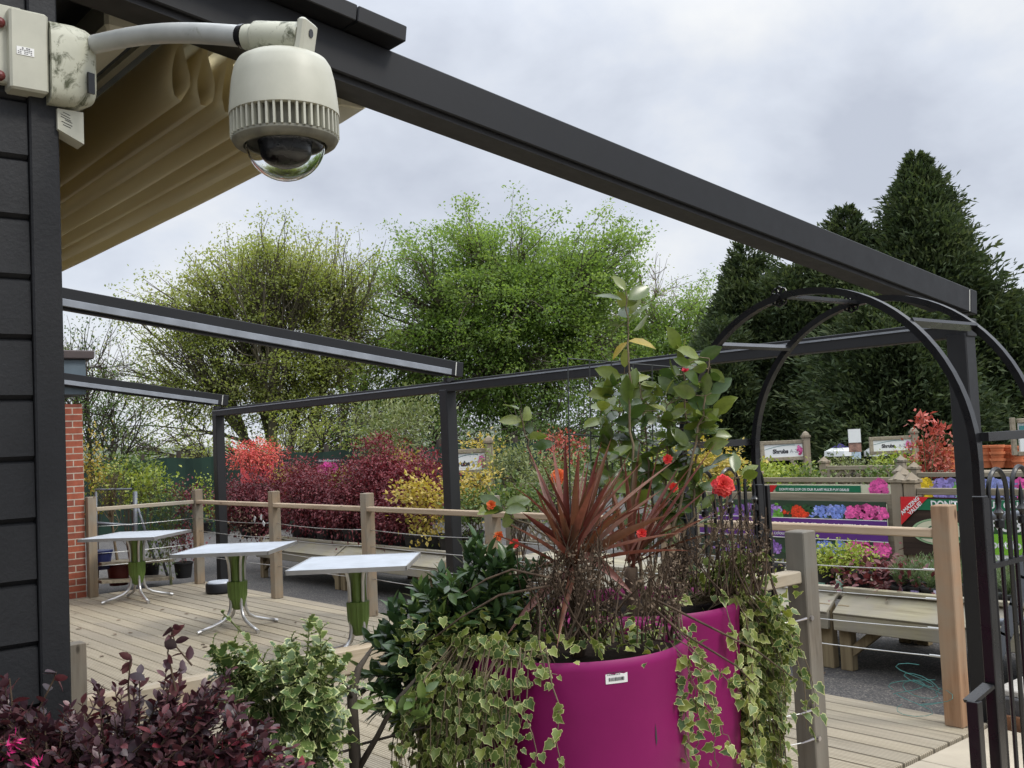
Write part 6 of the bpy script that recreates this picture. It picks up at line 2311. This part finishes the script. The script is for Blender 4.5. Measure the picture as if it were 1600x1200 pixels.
# ------------------------------------------------ dead brown stems
def dead_stems(label, lst, D, n, zsoil, group=None):
    t = thing('dead_stems', label, 'dry plant', atd(lst[0][0], lst[0][1] + 60, D))
    mb = MB()
    P, Y, S = [], [], []
    for _ in range(n):
        x, y, w_, h_, yb, bw = lst[rng.integers(len(lst))]
        bx_ = x + rng.normal() * bw
        p0 = atd(bx_, yb, D + rng.normal() * .08)
        p1 = atd(x + rng.uniform(-w_, w_), y + rng.uniform(-h_, h_), D + rng.normal() * .10)
        q = curved(p0, p1, 5, .06)
        mb.tube(q, np.linspace(.0032, .0016, 5), 4, cap=False, tint=rng.random())
        for k in range(rng.integers(3, 6)):
            u = rng.uniform(.55, 1.0)
            s_ = q[int(u * 4)]
            e_ = s_ + rdir(1)[0] * .035 + np.array((0, 0, .03))
            mb.tube([s_, e_], [.0014, .0008], 3, cap=False)
            m = 4
            P.append(s_ + (e_ - s_) * rng.random((m, 1)) + rng.normal(size=(m, 3)) * .006)
            Y.append(rdir(m))
            S.append(rng.uniform(.008, .018, m))
    mb.build('stems', M['twig'], t, smooth=True)
    P, Y, S = map(np.concatenate, (P, Y, S))
    leaves('seed_heads', T_rhomb(.25, .05), P, Y, rdir(len(P)), S, rng.random(len(P)), M['l_dry'], t)


dead_stems('dead brown stems crowding round the foot of the nearer cordyline', [(925, 850, 30, 40, 1000, 22), (850, 875, 45, 40, 1000, 22), (980, 890, 60, 45, 1005, 30), (1035, 905, 35, 40, 1000, 20), (890, 870, 50, 50, 1000, 25)], 3.1, 105, h1)
dead_stems('dead brown stems rising from the rear planter beside the red rosette', [(1140, 800, 35, 40, 930, 25), (1180, 830, 25, 45, 930, 20), (1095, 830, 40, 45, 930, 30), (1060, 860, 30, 40, 930, 20)], 3.75, 85, h2)

# ------------------------------------------------ camellia with its wire frame
ca = thing('camellia', 'tall camellia with glossy leaves and red flowers behind the cordylines', 'shrub', (P2[0] - .02, P2[1] + .05, h2 - .08))
mb = MB()
P, Y, Nn, S, T = [], [], [], [], []
soil = np.array(ca.location)
DC = 4.0


def cam_leaf(p, y, s, ti):
    P.append(p)
    Y.append(y)
    Nn.append(np.array((0.45, -.55, .55)) + rng.normal(size=3) * .5)
    S.append(s)
    T.append(ti)


stems = [((1005, 930), (990, 780), (985, 640), (983, 540), (978, 455)), ((1008, 930), (1020, 800), (1010, 690), (1000, 600)), ((1015, 930), (1060, 800), (1075, 700), (1070, 600), (1062, 540)), ((1015, 930), (1070, 760), (1100, 640), (1108, 560)), ((1000, 930), (960, 800), (945, 700), (940, 640)),
         ((995, 930), (900, 820), (830, 720), (812, 640)), ((1012, 930), (1040, 760), (1045, 680), (1040, 620)), ((1000, 930), (975, 760), (965, 660), (975, 590)), ((995, 930), (880, 850), (800, 810), (785, 790)), ((1018, 930), (1085, 800), (1090, 700), (1095, 640)), ((1018, 930), (1120, 830), (1140, 770), (1150, 745))]
for si, st_ in enumerate(stems):
    off = rng.normal() * .08
    q = np.array([soil] + [atd(x, y, DC + off) for x, y in st_[1:]])
    u = np.linspace(0, len(q) - 1, 26)
    q = np.stack([np.interp(u, np.arange(len(q)), q[:, i]) for i in range(3)], 1)
    q[1:-1] += rng.normal(size=(24, 3)) * .004
    mb.tube(q, np.linspace(.0065, .0022, 26), 6, cap=False)
    lo_k = 6 if si not in (5, 8, 10) else (19 if si == 5 else 22)
    sprs = 2 if si in (0,) else 3
    for k in range(lo_k, 26):
        if si == 0 and 15 < k < 21:
            continue
        for r_ in range(1 if rng.random() < .45 else 2):
            side = rdir(1)[0]
            reach = rng.uniform(.0, .075) if si not in (0, 5, 8) else rng.uniform(0, .02)
            base_ = q[k] + side * reach * (1, 1, .6)
            if reach > .02:
                mb.tube([q[k], base_], [.002, .0014], 4, cap=False)
            cam_leaf(base_, side * (1, 1, .5) + np.array((0, 0, .25)), .100 * rng.uniform(.7, 1.15), np.clip(rng.random() * .7 + (k > 22) * .25, 0, 1))
for x, y in ((978, 440), (985, 480), (990, 505), (978, 470)):
    cam_leaf(atd(x, y + 12, DC), np.array((rng.normal() * .5, rng.normal() * .5, .8)), .085, .8)
mb.build('stems', M['stem_pale'], ca, smooth=True)
P, Y, Nn, S, T = map(np.array, (P, Y, Nn, S, T))
leaves('foliage', T_oval(.27, .07, .12), P, Y, Nn, S, T, M['l_cam'], ca, True)
yl = np.array([atd(963, 545, DC), atd(1000, 535, DC)])
leaves('yellow_leaf', T_oval(.2, .07, .3), np.array([atd(980, 535, DC - .02), atd(983, 533, DC - .02)]), np.array([RT * -1 - UP * .8, RT - UP * .05 + 0]), np.array([(0.4, -.5, .7), (0.4, -.5, .7)]), np.array([.085, .11]), np.array([.4, .7]), M['l_yel'], ca, True)


def flower(x, y, rpx, D, mat, dirv, rings=4):
    c = atd(x, y, D)
    r_ = rpx * D / FPX
    n_ = unit(np.asarray(dirv, float))
    a = unit(np.cross(n_, (0, 0, 1)))
    b = np.cross(n_, a)
    P, Y, Nn, S = [], [], [], []
    for k in range(rings):
        m = 5 + 3 * k
        tilt = 1.2 - k * .38
        for j in range(m):
            t_ = 2 * math.pi * (j + .5 * (k % 2)) / m + rng.normal() * .12
            rad_ = math.cos(t_) * a + math.sin(t_) * b
            P.append(c + n_ * (.1 * r_ * (rings - k)) + rad_ * r_ * .06 * k)
            Y.append(rad_ * math.cos(tilt) + n_ * math.sin(tilt))
            Nn.append(n_ - rad_ * .5 + rng.normal(size=3) * .1)
            S.append(r_ * (.55 + .16 * k) * rng.uniform(.85, 1.1))
    return leaves('flower', T_oval(.42, .18, .1), np.array(P), np.array(Y), np.array(Nn), np.array(S), rng.random(len(P)), mat, ca, True)


flower(1130, 758, 14, 3.7, M['petal_red'], (.6, -.7, .4), 5)
flower(872, 745, 11, 3.75, M['petal_orange'], (.5, -.7, .3))
flower(1070, 583, 11, 3.95, M['petal_pink'], (.5, -.4, .9), 2)
flower(1043, 718, 9, 3.85, M['petal_red'], (.5, -.7, .2), 3)
flower(1052, 762, 9, 3.85, M['petal_red'], (.6, -.6, .2), 3)
flower(805, 850, 9, 3.7, M['petal_red'], (.5, -.7, .3), 3)
flower(780, 838, 9, 3.75, M['petal_orange'], (.5, -.7, .3), 3)
flower(1003, 834, 9, 3.55, M['petal_red'], (.5, -.7, .3), 3)
flower(768, 790, 9, 3.75, M['petal_orange'], (.5, -.7, .3), 3)
wfm = thing('wire_frame', 'square mesh wire plant support standing in the camellia', 'plant support', (P2[0], P2[1], h2 - .08))
mb = MB()
wf = lambda x, y: atd(x, y, 4.12)
for xt, xb in ((887, 893), (921, 926), (955, 959), (989, 992), (1019, 1022), (1078, 1080)):
    yt = 559 + (xt - 887) * .083
    mb.tube([wf(xt, yt), wf(xb, 905)], .0028, 5)
for y in (560, 678, 795):
    mb.tube([wf(887, y), wf(1082, y + 16)], .0028, 5)
mb.build('wires', M['wire'], wfm)

# ------------------------------------------------ stooping shopper far behind the arch
pc = atd(1150, 760, 11.5)
pe = thing('person', 'shopper in a dark patterned top stooping among the shrubs beyond the arch', 'person', (pc[0], pc[1], GZ))


def skin_body(name, verts, edges, radii, mat, parent):
    me = bpy.data.meshes.new(name)
    loc = np.array(parent.location if parent.parent is None else parent.parent.location)
    me.from_pydata([tuple(np.asarray(v) - 0) for v in verts], edges, [])
    o = bpy.data.objects.new(name, me)
    COL.objects.link(o)
    md = o.modifiers.new('skin', 'SKIN')
    me.skin_vertices[0].data[0].use_root = True
    for i, r_ in enumerate(radii):
        me.skin_vertices[0].data[i].radius = (r_, r_)
    sd_ = o.modifiers.new('sub', 'SUBSURF')
    sd_.levels = sd_.render_levels = 2
    dg = bpy.context.evaluated_depsgraph_get()
    m2 = bpy.data.meshes.new_from_object(o.evaluated_get(dg))
    bpy.data.objects.remove(o)
    m2.materials.clear()
    m2.materials.append(mat)
    m2.polygons.foreach_set('use_smooth', np.ones(len(m2.polygons), bool))
    ob = bpy.data.objects.new(name, m2)
    COL.objects.link(ob)
    ob.parent = parent
    return ob


hz = pc[2] - GZ + .17
fz = hz - .30
Vb = [(0, 0, fz - .30), (0, .06, fz - .05), (.02, .16, fz + .10), (.02, .24, fz + .17), (.02, .31, fz + .26), (-.09, 0, fz - .34), (-.11, .12, .38), (-.11, -.02, .06), (-.11, .10, .03), (.09, 0, fz - .34), (.11, .12, .38), (.11, -.02, .06), (.11, .10, .03),
      (-.17, .18, fz + .10), (-.24, .26, fz - .12), (-.20, .44, fz - .20), (-.18, .52, fz - .20), (.20, .18, fz + .10), (.26, .28, fz - .12), (.22, .46, fz - .18), (.20, .54, fz - .18)]
Eb = [(0, 1), (1, 2), (2, 3), (3, 4), (0, 5), (5, 6), (6, 7), (7, 8), (0, 9), (9, 10), (10, 11), (11, 12), (2, 13), (13, 14), (14, 15), (15, 16), (2, 17), (17, 18), (18, 19), (19, 20)]
Rb = [.15, .15, .16, .06, .10, .10, .07, .05, .045, .10, .07, .05, .045, .06, .05, .035, .04, .06, .05, .035, .04]
skin_body('body', Vb, Eb, Rb, M['navy'], pe)
skin_body('hair', [(0.02, .27, fz + .29), (.02, .29, fz + .37)], [(0, 1)], [.095, .085], M['hair'], pe)
pe.rotation_euler.z = R(60)

# ------------------------------------------------ a scatter of fallen leaves on the deck and tarmac
n_ = 70
px_ = np.stack([rng.uniform(-11.8, -2.7, n_), rng.uniform(2.2, 5.2, n_), np.full(n_, .004)], 1)
px2 = np.stack([rng.uniform(-5.5, -2.6, 16), rng.uniform(5.45, 6.3, 16), np.full(16, GZ + .006)], 1)
px_ = np.concatenate([px_, px2])
yd_ = rdir(len(px_)) * (1, 1, .05)
fl = leaves('fallen_leaves', T_oval(.3, .15, -.1), px_, yd_, np.tile((0, 0, 1.0), (len(px_), 1)) + rng.normal(size=(len(px_), 3)) * .12, .05 * rng.uniform(.5, 1.1, len(px_)), rng.random(len(px_)), M['l_dry'], None)
tag(fl, 'dry brown fallen leaves scattered over the decking', 'leaves')
fl['kind'] = 'stuff'
